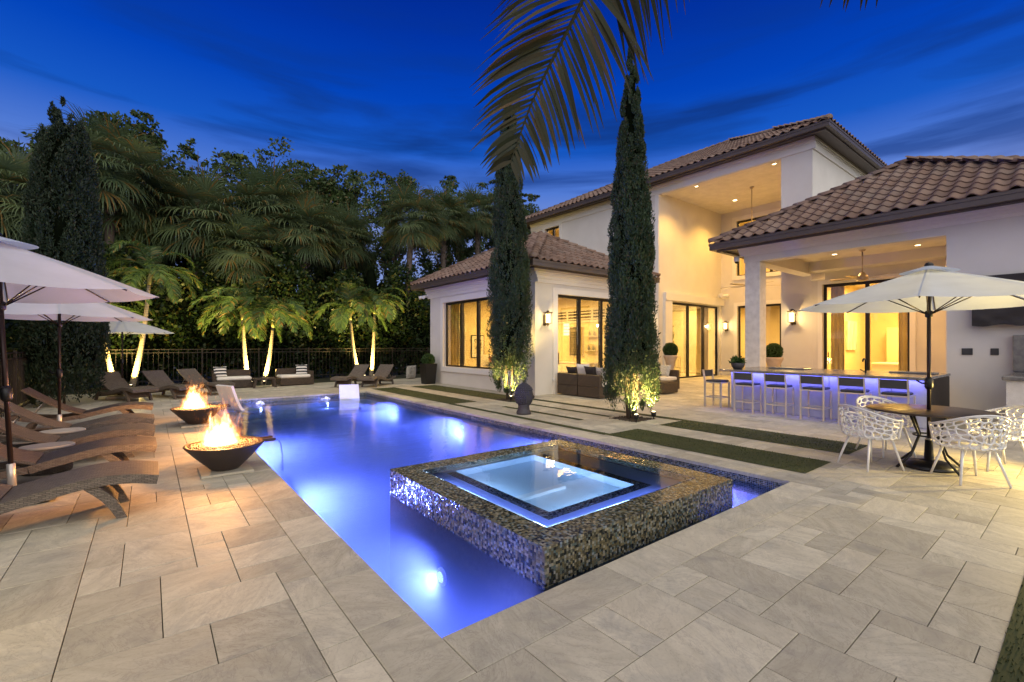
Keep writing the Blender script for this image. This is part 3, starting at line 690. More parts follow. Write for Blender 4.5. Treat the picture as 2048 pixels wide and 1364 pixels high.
def hip_roof(name, x0, x1, y0, y1, ze, pitch, sides, indiv=()):
    h = min(x1 - x0, y1 - y0) / 2; zr = ze + h * pitch
    if x1 - x0 <= y1 - y0: A = ((x0 + x1) / 2, y0 + h, zr); B = ((x0 + x1) / 2, y1 - h, zr)
    else: A = (x0 + h, (y0 + y1) / 2, zr); B = (x1 - h, (y0 + y1) / 2, zr)
    lo = ze - .02; vs = [(x0, y0, ze), (x1, y0, ze), (x1, y1, ze), (x0, y1, ze), A, B]
    m = MB()
    if x1 - x0 <= y1 - y0: m.add(vs, [(0, 1, 4), (1, 2, 5, 4), (2, 3, 5), (3, 0, 4, 5), (3, 2, 1, 0)])
    else: m.add(vs, [(0, 1, 5, 4), (1, 2, 5), (2, 3, 4, 5), (3, 0, 4), (3, 2, 1, 0)])
    roof = hpart(m, name, T['tile'])
    caps = MB(); 
    for c in ((x0, y0), (x1, y0)): cap_row(caps, (*c, ze + .04), (A[0], A[1], zr + .04) if (x1 - x0 <= y1 - y0 or c[0] == x0) else (B[0], B[1], zr + .04))
    for c in ((x0, y1), (x1, y1)): cap_row(caps, (*c, ze + .04), (B[0], B[1], zr + .04) if (x1 - x0 <= y1 - y0 or c[0] == x1) else (A[0], A[1], zr + .04))
    if (Vector(A) - Vector(B)).length > .3: cap_row(caps, (A[0], A[1], zr + .04), (B[0], B[1], zr + .04))
    hpart(caps, 'ridge_caps', T['tile'], roof, kind='stuff')
    sl = math.sqrt(1 + pitch * pitch); allv = []; allt = []; cnt = 0
    for sd in sides:
        if sd == '-x': E = Vector((x0, y1, ze)); a = Vector((0, -1, 0)); inn = Vector((1, 0, 0)); Ls = y1 - y0; run = h
        elif sd == '-y': E = Vector((x0, y0, ze)); a = Vector((1, 0, 0)); inn = Vector((0, 1, 0)); Ls = x1 - x0; run = h
        elif sd == '+y': E = Vector((x1, y1, ze)); a = Vector((-1, 0, 0)); inn = Vector((0, -1, 0)); Ls = x1 - x0; run = h
        b = (inn + Vector((0, 0, pitch))) / sl; nrm = a.cross(b).normalized()
        rows = int(run * sl / TL); cols = int(Ls / TW) + 1
        for r in range(rows + 1):
            t = r * TL; hr = t / sl
            for c in range(cols):
                s = (c + .5) * TW
                if s < hr - .04 or s > Ls - hr + .04 or hr > run - .05: continue
                o = E + a * s + b * (t - .04) + nrm * .012
                mx = Matrix(((a.x, b.x, nrm.x, o.x), (a.y, b.y, nrm.y, o.y), (a.z, b.z, nrm.z, o.z), (0, 0, 0, 1)))
                if sd in indiv and budget[0] > 0:
                    budget[0] -= 1; ob = bpy.data.objects.new('roof_tile', tile_me); link(ob, roof); mx2 = mx.copy(); mx2.translation = mx.translation - HO
                    ob.matrix_local = mx2
                else:
                    M3 = np.array(mx)[:3]; allv.append(tv @ M3[:, :3].T + M3[:, 3]); allt.append(random.random())
    if allv:
        V = np.concatenate(allv) - np.array(HO); nvt = len(tv); F = np.array(tf); n = len(allv)
        FF = (F[None] + (np.arange(n) * nvt)[:, None, None]).reshape(-1, 4)
        npobj('roof_tiles', npmesh('roof_tiles', V, FF, T['tile'], np.repeat(np.array(allt), len(F)), False), roof, 'stuff')
    return roof
def eaves(x0, x1, y0, y1, ze, ovx, ovy, sides='-x-y+y'):
    m = MB()
    # gutters and soffit
    g = .13
    m.box(x0 - .02, x0 + g, y0 - .02, y1 + .02, ze - .17, ze + .015); m.box(x0 + g, x1, y0 - .02, y0 + g, ze - .17, ze + .015); m.box(x0 + g, x1, y1 - g, y1 + .02, ze - .17, ze + .015)
    m.box(x0 - .035, x0 - .02, y0 - .035, y1 + .035, ze - .05, ze + .02); m.box(x0 - .02, x1, y0 - .035, y0 - .02, ze - .05, ze + .02)
    m.box(x0 + g, x1 - .01, y0 + g, y1 - g, ze - .12, ze - .1)
    m.box(x0 + g, x0 + g + .03, y0 + g, y1 - g, ze - .22, ze - .12); m.box(x0 + g + .03, x1, y0 + g, y0 + g + .03, ze - .22, ze - .12)
    return hpart(m, 'gutter', T['fascia'])

# ---- bedroom wing
WX0, WX1, WY0, WY1, WH = 9.6, 14.8, 11.0, 17.9, 4.02
m = MB()
W1 = (12.1, 16.74, .72, 3.34); D1 = (10.56, 14.0, 0., 3.28)
wallx(m, WX0, WX0 + .25, WY0, WY1, 0, WH, [W1]); wallx(m, WY0, WY0 + .25, WX0 + .25, WX1, 0, WH, [D1], 'y')
wallx(m, WX1 - .25, WX1, WY0 + .25, WY1, 0, WH); wallx(m, WY1 - .25, WY1, WX0 + .25, WX1 - .25, 0, WH, (), 'y')
hpart(m, 'wall', T['stucco'])
m = MB(); e = .004
m.box(WX0 + .25 + e, WX1 - .25 - e, WY1 - .27, WY1 - .25 - e, .02, 3.72); m.box(WX1 - .27, WX1 - .25 - e, WY0 + .25, WY1 - .28, .02, 3.72); m.box(WX0 + .25, WX1 - .25, WY0 + .25, WY1 - .25, 3.74, 3.78)
hpart(m, 'interior_wall', T['cream'])
m = MB(); m.box(WX0 + .1, WX1 - .25, WY0 + .1, WY1 - .25, -.01, .012); hpart(m, 'floor', T['wood_floor'])
opening('window', 'x', WX0, -1, *W1, [13.26, 14.38, 15.55])
opening('sliding_door', 'y', WY0, -1, *D1, [11.73, 12.87], sill=False, handle=10.68)
cornice('x', WX0, -1, WY0 - .18, WY1 + .18, WH); cornice('y', WY0, -1, WX0 - .003, WX1, WH)
eaves(9.0, 15.4, 10.4, 18.5, 4.16, .6, .6)
# ---- main block
FX = 18.2; MH = 8.85; PYN = 6.14
UW = (18.75, 19.95, 6.6, 8.36); LG = (7.16, 12.3, 0, 8.42); SD = (3.52, 5.83, 0., 3.68)
m = MB()
wallx(m, FX, FX + .3, PYN, 21.2, 0, MH, [LG, UW]); wallx(m, PYN, PYN + .3, FX + .3, 30, 0, MH, (), 'y')
wallx(m, FX, FX + .3, 2.05, PYN - .002, 0, 4.5, [SD])
hpart(m, 'wall', T['stucco'])
opening('window', 'x', FX, -1, *UW, [19.35], trim=.18)
opening('sliding_door', 'x', FX, -1, *SD, [4.6], sill=False, trim=.14, handle=5.68)
LX1 = 23.8; LC = 8.52
FD = (19.1, 23.6, 0, 3.62); BD = (8.4, 11.44, 0, 3.6); BW = (8.2, 11.5, 5.14, 7.98)
m = MB(); wallx(m, 12.3, 12.55, FX + .3, LX1, 0, LC, [FD], 'y'); wallx(m, LX1, LX1 + .25, 7.16, 12.55, 0, LC, [BD, BW]); wallx(m, 6.9, 7.16, FX + .3, LX1, 0, LC, (), 'y')
hpart(m, 'loggia_wall', T['stucco'])
m = MB(); m.box(FX + .3, LX1 + .25, 6.9, 12.55, LC, LC + .1); hpart(m, 'loggia_ceiling', T['ceil'])
m = MB(); m.box(FX + .3, LX1 - .002, 12.12, 12.298, 3.66, 4.02); m.box(FX + .3, FX + .85, 12.16, 12.298, .002, 3.66); hpart(m, 'door_header', T['trim'])
opening('sliding_door', 'y', 12.3, -1, *FD, [20.78, 22.2], trim=0, sill=False, handle=23.42)
opening('sliding_door', 'x', LX1, -1, *BD, [10.4, 9.4], trim=.18, sill=False)
opening('window', 'x', LX1, -1, *BW, [9.85], trim=.2, hbars=(6.9,))
for (ax, c, a0, a1) in (('x', FX, PYN - .11, 21.2), ('y', PYN, FX - .003, 30)):
    cornice(ax, c, -1, a0, a1, MH, ((.05, .40), (.08, .16), (.12, .08)))
# raised flat bands on the facade
m = MB(); m.box(FX - .035, FX - .003, PYN, 21.2, 8.44, 8.46 + .0); m.box(FX - .03, FX - .004, 12.32, 12.5, .003, 8.44); hpart(m, 'trim_band', T['trim'])
eaves(17.5, 31, 5.44, 21.9, 8.98, .7, .7)
# ---- pavilion
QX = 13.8; BZ = 4.02
m = MB(); wallx(m, QX, QX + .3, -4, 2.05, 0, 4.45); wallx(m, 1.8, 2.05, QX + .3, FX, 0, 4.45, (), 'y'); hpart(m, 'tv_wall', T['stucco'])
m = MB(); m.box(QX, QX + .4, 2.052, 6.45, BZ, 4.45); m.box(QX + .4, FX - .003, 6.05, 6.45, BZ, 4.45); m.box(17.6, FX - .004, 2.06, 6.05, 4.1, 4.45); hpart(m, 'beam', T['stucco'])
m = MB(); m.box(QX + .4, 17.6, 2.06, 6.05, 4.40, 4.46); hpart(m, 'pavilion_ceiling', T['ceil'])
cornice('x', QX, -1, -4, 6.56, 4.45, ((.03, .24), (.07, .17), (.11, .11), (.16, .05)))
m = MB(); m.cbox(QX + .002, QX + .422, 6.0, 6.42, 0., BZ, .012); hpart(m, 'column', T['stuccorough'])
eaves(13.0, 20.6, -.55, 7.05, 4.55, .8, .6)
r1 = hip_roof('pavilion_roof', 13.0, 20.6, -.55, 7.05, 4.56, .57, ('-x', '-y'), ('-x',))
r2 = hip_roof('wing_roof', 9.0, 15.4, 10.4, 18.5, 4.17, .55, ('-x', '-y'), ('-y',))
r3 = hip_roof('main_roof', 17.5, 31, 5.44, 21.9, 8.99, .5, ('-x', '-y'))
# room shells behind the glass
def room(x0, x1, y0, y1, h, mat, skip=()):
    m = MB()
    if '-x' not in skip: m.box(x0 - .05, x0, y0, y1, 0, h)
    if '+x' not in skip: m.box(x1, x1 + .05, y0, y1, 0, h)
    if '-y' not in skip: m.box(x0, x1, y0 - .05, y0, 0, h)
    if '+y' not in skip: m.box(x0, x1, y1, y1 + .05, 0, h)
    m.box(x0 - .05, x1 + .05, y0 - .05, y1 + .05, h, h + .06)
    hpart(m, 'interior_wall', T[mat]); m = MB(); m.box(x0, x1, y0, y1, -.012, .010); hpart(m, 'floor', T['wood_floor'])
room(18.52, 26.5, 12.57, 18.8, 4.1, 'interior_white', ('-y',))
room(24.07, 29, 7.0, 12.5, 3.9, 'cream', ('-x',))
m = MB(); m.box(26.6, 26.65, 6.9, 12.6, 4.9, 8.5); m.box(24.06, 26.6, 6.85, 6.9, 4.9, 8.5); m.box(24.06, 26.6, 12.56, 12.6, 4.9, 8.5); m.box(24.06, 26.6, 6.9, 12.56, 8.4, 8.45); m.box(24.06, 26.6, 6.9, 12.56, 4.85, 4.9); hpart(m, 'interior_wall', T['cream'])
m = MB(); m.box(21., 21.05, 17.5, 21, 5.6, 8.7); m.box(18.51, 21, 17.5, 17.55, 5.6, 8.7); m.box(18.51, 21, 20.95, 21, 5.6, 8.7); m.box(18.51, 21.05, 17.5, 21, 8.66, 8.7); m.box(18.51, 21.05, 17.5, 21, 5.55, 5.6); hpart(m, 'interior_wall', T['cream'])
room(18.52, 24, 2.2, 6.1, 4.0, 'cream', ('-x',))
def room_light(x, y, z, e, sx=1.6, col=(1, .61, .16)):
    o = lamp('ceiling_lamp', 'AREA', (x, y, z), e, col, None, sx); o.data.spread = R(170); return o
def ceiling_light(x, y, z, e, col, label, r=.075, spot=True):
    t = thing('ceiling_light', label, 'ceiling light', (x, y, z), group='recessed ceiling lights')
    m = MB(); m.lathe([(r + .03, -.001), (r + .03, -.012), (r, -.014), (r, -.004)], 20); m.build('ring', T['trim'], t)
    m = MB(); m.lathe([(0, -.003), (r * .98, -.0035), (r * .98, -.006), (0, -.0065)], 18); m.build('lens', T['bulb'], t)
    lamp('downlight', 'SPOT', (0, 0, -.05), e, col, t, .06, spot_size=R(130), spot_blend=.7)
T['bulb'] = emit('warm_bulb', (1, .78, .42), 14.)
YEL = (1, .53, .10)
for x, y, e, lb in ((18.72, 10.8, 520, 'recessed light at the loggia opening nearer the slender cypress'), (22.0, 10.7, 640, 'recessed light deep in the loggia above the lantern corner'), (18.72, 7.62, 520, 'recessed light at the loggia opening nearer the pavilion roof'), (22.0, 7.9, 640, 'recessed light deep in the loggia beyond the fan rod')): ceiling_light(x, y, LC, e, YEL, lb, .09)
for x, y, e, lb in ((15.2, 3.1, 170, 'recessed light over the bar nearer the television wall'), (15.2, 5.2, 170, 'recessed light over the bar nearer the column'), (16.9, 3.1, 200, 'recessed light behind the fan nearer the television wall'), (16.6, 5.0, 200, 'recessed light behind the fan nearer the column')): ceiling_light(x, y, 4.40, e, (1, .54, .18), lb, .07)
for x, y, z, e in ((12.2, 15.0, 3.72, 520), (12.3, 12.4, 3.72, 280), (21.2, 14.6, 4.08, 700), (25, 15.5, 4.08, 300), (26.2, 9.8, 3.88, 280), (21, 4.2, 3.98, 520), (25.2, 9.8, 8.3, 250), (19.8, 19.3, 8.6, 130)): room_light(x, y, z, e)
# ---- wall lanterns
T['lantglass'] = emit('lantern_frosted_glass', (1, .70, .30), 7.)
T['lantmetal'] = paint('lantern_bronze', (.10, .075, .05), rough=.4, metal=.7)
def lantern(x, y, z, out, s, e, label):
    t = thing('wall_lantern', label, 'wall lantern', (x, y, z), math.atan2(out[1], out[0]), group='wall lanterns'); t.scale = (s, s, s)
    m = MB(); m.cbox(.0, .025, -.06, .06, -.20, .14, .008); m.tube([(.02, 0, -.13), (.10, 0, -.17), (.17, 0, -.15)], .012, 6); m.build('bracket', T['lantmetal'], t)
    m = MB()
    for a in (-.085, .085):
        for b in (.085, .255): m.box(b - .007, b + .007, a - .007, a + .007, -.12, .19)
    m.cbox(.07, .27, -.1, .1, .19, .205, .004); m.cbox(.055, .285, -.115, .115, .205, .228, .008); m.cbox(.075, .265, -.095, .095, -.135, -.12, .004)
    m.lathe([(.085, 0), (.05, .04), (.02, .05), (0, .06)], 4, (.17, 0, .228)); m.build('cage', T['lantmetal'], t)
    m = MB(); m.lathe([(.05, 0), (.05, -.03), (.018, -.05), (.024, -.07), (.0, -.10)], 12, (.17, 0, -.135)); m.build('finial', T['lantmetal'], t)
    m = MB(); m.lathe([(0, -.11), (.064, -.11), (.064, .16), (0, .16)], 16, (.17, 0, 0)); m.build('glass', T['lantglass'], t)
    lamp('lantern_bulb', 'POINT', (.36, 0, .02), e, WARM, t, .06)
lantern(10.0, WY0, 2.42, (0, -1), 1.0, 22, 'lit bronze wall lantern beside the bedroom wing sliding door')
lantern(FX, 13.0, 2.56, (-1, 0), 1.1, 24, 'lit bronze wall lantern half hidden behind the cypress')
lantern(LX1, 11.98, 2.56, (-1, 0), 1.1, 24, 'lit bronze wall lantern in the loggia corner')
lantern(FX, 6.72, 2.56, (-1, 0), 1.15, 30, 'lit bronze wall lantern on the pier behind the bar')
# ---- ceiling fans
def fan(x, y, ztop, zb, r, n, label, mat):
    t = thing('ceiling_fan', label, 'ceiling fan', (x, y, zb)); h = ztop - zb
    m = MB(); m.tube([(0, 0, .12), (0, 0, h - .06)], .018, 8); m.lathe([(.09, h - .001), (.07, h - .06), (.02, h - .08)], 16); m.build('downrod', mat, t)
    m = MB(); m.lathe([(0, -.10), (.10, -.095), (.15, -.05), (.15, .04), (.09, .10), (.05, .16), (.02, .17)], 20); m.build('motor', mat, t)
    for k in range(n):
        a = 2 * math.pi * k / n + .4; M_ = Matrix.Rotation(a, 4, 'Z') @ Matrix.Rotation(R(10), 4, 'X'); m = MB(); m.prism([(.14, -.03), (r * .5, -.075), (r * .97, -.06), (r, -.03), (r, .03), (r * .97, .06), (r * .5, .075), (.14, .03)], -.006, .006, M=M_); m.build('blade', mat, t)
T['nickel'] = paint('brushed_nickel', (.45, .38, .30), rough=.4, metal=.7)
fan(16.35, 4.23, 4.40, 3.56, .80, 5, 'brushed nickel ceiling fan hanging in the bar pavilion', T['nickel'])
fan(20.75, 9.35, LC, 4.2, 1.35, 5, 'large ceiling fan on a long rod in the tall loggia', T['nickel'])
# ================================================================== POOLSIDE FURNITURE
def strip(mb, pts, y0, y1, th):
    """ribbon along (x,z) points, extruded in y, thickness downward"""
    n = len(pts); vs = []
    for i, (x, z) in enumerate(pts):
        a = Vector((pts[min(i + 1, n - 1)][0] - pts[max(i - 1, 0)][0], pts[min(i + 1, n - 1)][1] - pts[max(i - 1, 0)][1])).normalized()
        nx, nz = -a.y, a.x
        if nz < 0: nx, nz = -nx, -nz
        for y, k in ((y0, 0), (y1, 0), (y1, 1), (y0, 1)): vs.append((x - nx * th * k, y, z - nz * th * k))
    fs = []
    for i in range(n - 1):
        for k in range(4): fs.append((4 * i + k, 4 * i + (k + 1) % 4, 4 * i + 4 + (k + 1) % 4, 4 * i + 4 + k))
    fs += [(3, 2, 1, 0), (4 * n - 4, 4 * n - 3, 4 * n - 2, 4 * n - 1)]
    mb.add(vs, fs); return mb
def curve(ps, n=18):
    """catmull through points"""
    P = [Vector(p) for p in ps]; P = [P[0] * 2 - P[1]] + P + [P[-1] * 2 - P[-2]]; out = []
    seg = len(P) - 3; 
    for s in range(seg):
        p0, p1, p2, p3 = P[s:s + 4]; m = max(2, n // seg)
        for i in range(m):
            t = i / m; out.append(.5 * ((2 * p1) + (p2 - p0) * t + (2 * p0 - 5 * p1 + 4 * p2 - p3) * t * t + (3 * p1 - p0 - 3 * p2 + p3) * t ** 3))
    out.append(P[-2]); return out
def make_lounger(flat=False):
    t = thing('sun_lounger', 'x', 'sun lounger')
    seat = curve([(0, .355), (-.22, .40), (-.5, .405), (-.85, .34), (-1.12, .275)], 20)
    m = MB(); strip(m, [(p.x, p.y) for p in seat], -.33, .33, .085); m.build('seat', T['wick'], t)
    rail = curve([(-1.12, .275), (-1.4, .245), (-1.7, .27), (-2.0, .335)], 12)
    for s in (-1, 1): m = MB(); a, b = sorted((s * .33, s * .265)); strip(m, [(p.x, p.y) for p in rail], a, b, .075); m.build('side_rail', T['wick'], t)
    m = MB(); m.cbox(-2.03, -1.95, -.329, .329, .26, .33, .01); m.build('head_rail', T['wick'], t)
    bk = curve([(-1.06, .305), (-1.3, .40), (-1.55, .56), (-1.86, .80)], 12) if not flat else curve([(-1.13, .29), (-1.4, .262), (-1.7, .285), (-1.94, .33)], 12)
    m = MB(); strip(m, [(p.x, p.y) for p in bk], -.26 if flat else -.30, .26 if flat else .30, .03); m.build('backrest', T['wick'], t)
    if not flat:
        for s in (-1, 1): m = MB(); m.tube([(-1.58, s * .2, .56), (-1.80, s * .2, .26)], .009, 6); m.build('strut', T['steel'], t)
    for x0, x1 in ((-.50, -.27), (-1.62, -1.82)):
        for s in (-1, 1):
            m = MB(); a, b = sorted((s * .31, s * .255)); c = curve([(x0, .33 if x0 > -1 else .2), (x0 + (x1 - x0) * .62, .17), (x1, 0.0)], 8)
            n_ = len(c); vs = []
            for i, p in enumerate(c):
                wd = .055 - .02 * i / n_
                for y in (a, b): vs += [(p.x - wd, y, p.y), (p.x + wd, y, p.y)]
            fs = []
            for i in range(n_ - 1):
                q = 4 * i; fs += [(q, q + 1, q + 5, q + 4), (q + 3, q + 2, q + 6, q + 7), (q + 2, q, q + 4, q + 6), (q + 1, q + 3, q + 7, q + 5)]
            m.add(vs, fs + [(4 * n_ - 4, 4 * n_ - 3, 4 * n_ - 1, 4 * n_ - 2)]); m.build('leg', T['wick'], t)
        m = MB(); c0 = .31 if x0 > -1 else .19
        m.add([(x0 + (x1 - x0) * f, y, z) for f, z in ((.0, c0), (.62, .17), (.80, .10)) for y in (-.255, .255)], [(0, 1, 3, 2), (2, 3, 5, 4)]); m.build('leg_panel', T['wick'], t)
    return t
lg = make_lounger(); G1 = 'wicker loungers in the row beside the fire bowls'
LB = ['wicker lounger first in the fire bowl row, beside the umbrella base slab', 'wicker lounger just behind the umbrella pole with its base slab', 'wicker lounger between two drum side tables', 'wicker lounger beside the second umbrella pole', 'wicker lounger at the cypress end of the fire bowl row']
for i, y in enumerate((5.89, 7.54, 8.80, 10.14, 12.22)):
    o = lg if i == 0 else copy_tree(lg); o.location = (.08, y, 0); o.rotation_euler = (0, 0, R((0, .6, -.5, .4, -.8)[i])); o['label'] = LB[i]; o['group'] = G1
G2 = 'wicker loungers on the far deck'
for x, y, a, lb in ((-.05, 16.6, -60, 'far wicker lounger half hidden by the bulky cypress'), (1.0, 16.75, -61, 'far wicker lounger under the small far umbrella'), (1.95, 17.3, -59, 'far wicker lounger beside the striped pillow loveseat'),
                    (5.55, 17.5, 222, 'far wicker lounger in front of the twin uplit palms, farther from the rock'), (6.35, 16.9, 222, 'far wicker lounger between uplit palms and carved rock')):
    o = copy_tree(lg, (x, y, 0), R(a), lb); o['group'] = G2
# drum side tables
for x, y, lb in ((-1.0, 8.17, 'oval drum side table between the second and third loungers'), (-1.0, 9.47, 'oval drum side table beside the lounger with the second umbrella pole')):
    t = thing('side_table', lb, 'side table', (x, y, 0), group='drum side tables')
    m = MB(); m.lathe([(.19, .0), (.205, .02), (.215, .30), (.21, .31)], 28); m.v = [(p[0] * 1.15, p[1] * .85, p[2]) for p in m.v]; m.build('drum', T['wick'], t)
    m = MB(); m.lathe([(.22, .312), (.225, .32), (.225, .338), (.215, .345)], 28); m.v = [(p[0] * 1.15, p[1] * .85, p[2]) for p in m.v]; m.build('top', T['concrete'], t)
# umbrellas
def umbrella(name, label, loc, tilt=(0, 0), Rr=1.30, zr=2.13, za=2.62, base='slab', rot=R(141.7), crank_a=2.6):
    t = thing(name, label, 'umbrella', loc, 0, 'canvas patio umbrellas'); t.rotation_euler = (tilt[0], tilt[1], 0)
    nr, ns, nq = 8, 8, 8
    m = MB(); vs = [(0, 0, za)]; rows = []
    for q in range(1, nq + 1):
        f = q / nq; row = []
        for k in range(nr):
            for j in range(ns):
                s = j / ns; a0 = rot + 2 * math.pi * k / nr; a1 = rot + 2 * math.pi * (k + 1) / nr
                p = Vector((math.cos(a0), math.sin(a0))) * (1 - s) + Vector((math.cos(a1), math.sin(a1))) * s
                sag = 4 * s * (1 - s); rr = Rr * f * (1 - .035 * sag * f)
                z = za - (za - zr) * (f * .9 + .1 * f * f) - .035 * sag * f + (.012 * sag if q == nq else 0)
                row.append(len(vs)); vs.append((p.x * rr, p.y * rr, z))
        rows.append(row)
    nn = nr * ns; fs = [(0, rows[0][i], rows[0][(i + 1) % nn]) for i in range(nn)]
    for q in range(nq - 1):
        for i in range(nn): fs.append((rows[q][i], rows[q + 1][i], rows[q + 1][(i + 1) % nn], rows[q][(i + 1) % nn]))
    m.add(vs, fs, 0, True); c = m.build('canopy', T['canvas'], t)
    m = MB(); vr = .30; vs = [(0, 0, za + .045)]
    for k in range(48):
        a = 2 * math.pi * k / 48; vs.append((math.cos(a) * vr, math.sin(a) * vr, za - .045))
    m.add(vs, [(0, 1 + k, 1 + (k + 1) % 48) for k in range(48)], 0, True); m.build('vent_cap', T['canvas'], c)
    m = MB(); m.lathe([(.045, za + .03), (.05, za + .05), (.03, za + .075), (0, za + .085)], 12); m.build('finial', T['black'], t)
    m = MB(); m.tube([(0, 0, .06), (0, 0, za)], .0215, 12); m.build('pole', T['pole'], t)
    m = MB(); m.lathe([(.026, 1.02), (.045, 1.05), (.045, 1.15), (.026, 1.18)], 14); m.tube([(0, 0, 1.1), (math.cos(crank_a) * .09, math.sin(crank_a) * .09, 1.1), (math.cos(crank_a) * .16, math.sin(crank_a) * .16, 1.14)], .011, 6); m.build('crank', T['black'], t)
    m = MB(); m.lathe([(.026, zr - .17), (.04, zr - .16), (.04, zr - .09), (.026, zr - .08)], 12); m.build('hub', T['black'], t)
    for k in range(nr):
        a = rot + 2 * math.pi * k / nr; ca, sa = math.cos(a), math.sin(a)
        z1 = za - (za - zr) * (.5 * .9 + .1 * .25); f1 = .5
        m = MB(); m.tube([(ca * .03, sa * .03, za - .04), (ca * Rr * f1, sa * Rr * f1, z1 - .02), (ca * Rr * .99, sa * Rr * .99, zr - .012)], .0085, 5); rb = m.build('rib', T['pole'], t)
        m = MB(); m.tube([(ca * .035, sa * .035, zr - .12), (ca * Rr * .46, sa * Rr * .46, za - (za - zr) * .44 - .03)], .007, 5); m.build('strut', T['pole'], rb)
    m = MB()
    if base == 'slab': m.cbox(-.36, .36, -.3, .3, 0.0, .085, .02); m.build('base_slab', T['concrete'], t)
    m = MB(); m.lathe([(.034, .085), (.034, .38), (.024, .385)], 14); m.build('sleeve', T['steel'], t)
    return t
umbrella('patio_umbrella', 'white canvas umbrella on a leaning pole beside the first lounger', (-1.09, 6.88, .004), (0, R(-2.5)), zr=2.12, za=2.66, crank_a=2.3)
umbrella('patio_umbrella', 'white canvas umbrella between the last two fire bowl loungers', (-1.22, 11.2, .004), zr=2.08, za=2.60)
umbrella('patio_umbrella', 'small-looking white canvas umbrella over the far loungers at the fence', (-.62, 18.15, .004), zr=1.97, za=2.42)
umbrella('patio_umbrella', 'pale canvas umbrella standing through the round dining table', (8.02, 1.36, .0), (0, 0), Rr=1.50, zr=2.13, za=2.60, base='none', crank_a=2.45)

# fire bowls
def flame_mat(seed, H, RR, power):
    t = NT('flame'); t.m.node_tree.nodes.remove(t.out); t.out = t.n('ShaderNodeOutputMaterial')
    p = t.coord(); sp = t.n('ShaderNodeSeparateXYZ'); t.l(p, sp.inputs[0])
    q = t.vmath('ADD', p, (seed * 3.1, seed * 1.7, seed))
    v = t.mapping(q, (1, 1, .34))
    def nv(scale, det):
        x = t.n('ShaderNodeTexNoise'); t.l(v, x.inputs['Vector']); x.inputs['Scale'].default_value = scale; x.inputs['Detail'].default_value = det; x.inputs['Roughness'].default_value = .6
        return x
    warp = nv(7., 3); wv = t.vmath('SUBTRACT', warp.outputs['Color'], (.5, .5, .5))
    hz = t.math('DIVIDE', sp.outputs[2], H)
    ws = t.n('ShaderNodeVectorMath'); ws.operation = 'SCALE'; t.l(wv, ws.inputs[0]); t.l(t.math('MULTIPLY_ADD', hz, .95, .10), ws.inputs['Scale'])
    pp = t.vmath('ADD', p, ws.outputs[0]); s2 = t.n('ShaderNodeSeparateXYZ'); t.l(pp, s2.inputs[0])
    r = t.math('SQRT', t.math('ADD', t.math('POWER', s2.outputs[0], 2.), t.math('POWER', s2.outputs[1], 2.)))
    fine = nv(26., 3).outputs['Fac']
    # outline: narrow foot, widest low, then tongues
    rad = t.math('MULTIPLY', t.math('SUBTRACT', 1.06, t.math('POWER', t.math('MAXIMUM', hz, 0.), 1.8)), RR)
    dd = t.math('DIVIDE', t.math('SUBTRACT', rad, r), RR)
    dd = t.math('SUBTRACT', dd, t.math('MULTIPLY', t.math('SUBTRACT', fine, .42), t.math('MULTIPLY_ADD', hz, 4.2, .45)))
    core = t.math('MULTIPLY', dd, 1.5, clamp=True)
    core = t.math('POWER', core, 1.6)
    col = t.ramp(t.math('MULTIPLY', core, t.math('SUBTRACT', 1.15, t.math('MULTIPLY', hz, .75))), [(0., (1., .16, .015)), (.18, (1., .34, .05)), (.45, (1., .62, .20)), (.8, (1., .88, .62))])
    e = t.n('ShaderNodeEmission'); t.l(col, e.inputs[0]); t.l(t.math('MULTIPLY', core, power), e.inputs[1])
    t.l(e.outputs[0], t.out.inputs['Volume']); return t.m
def fire_bowl(x, y, seed, label, e):
    e *= 2.2
    t = thing('fire_bowl', label, 'fire bowl', (x, y, 0), group='fire and water bowls')
    m = MB(); m.cbox(-.28, .28, -.28, .28, .0, .03, .006); m.build('pad', T['pav'], t)
    prof = [(.0, .03), (.15, .03), (.18, .06), (.31, .19), (.435, .33), (.445, .345), (.44, .355), (.405, .352), (.385, .335), (.0, .318)]
    m = MB(); m.lathe(prof, 48); m.build('bowl', T['bowl'], t)
    m = MB(); m.cbox(.36, .56, -.10, .10, .325, .34, .004); m.box(.40, .56, -.10, -.088, .34, .365); m.box(.40, .56, .088, .10, .34, .365); m.build('spout', T['bowl'], t)
    m = MB()
    for _ in range(800):
        a = random.uniform(0, 6.28); r = math.sqrt(random.random()) * .38; s = random.uniform(.006, .014); m.ball((r * math.cos(a), r * math.sin(a), .335 + random.uniform(0, .012)), (s, s * random.uniform(.6, 1), s * .7), 6, 4, random.random())
    m.build('lava_pebbles', T['pebble'], t, kind='stuff')
    m = MB(); pr = [(.0, 0.), (.34, .0), (.46, .12), (.50, .36), (.40, .60), (.18, .72), (0, .75)]; m.lathe(pr, 20, (-.05, 0, .345)); H = .60
    mt = flame_mat(seed, H, .27, 40.); f = m.build('flame', mt, t); f.location = (-.05, 0, .345); f.data.transform(Matrix.Translation((.05, 0, -.345)))
    m = MB()
    wv = []; hh = [(.555, .338), (.60, .325), (.635, .26), (.655, .12), (.665, -.115)]
    for i, (a, b) in enumerate(hh):
        k = .085 - .012 * i; wv += [(a, -k, b), (a, k, b), (a + .006, k, b), (a + .006, -k, b)]
    m.add(wv, [(4 * i + k, 4 * i + (k + 1) % 4, 4 * i + 4 + (k + 1) % 4, 4 * i + 4 + k) for i in range(4) for k in range(4)], 0, True); m.build('water_stream', T['stream'], t)
    lamp('fire_glow', 'POINT', (-.05, 0, .62), e, (1, .42, .10), t, .12)
    return t
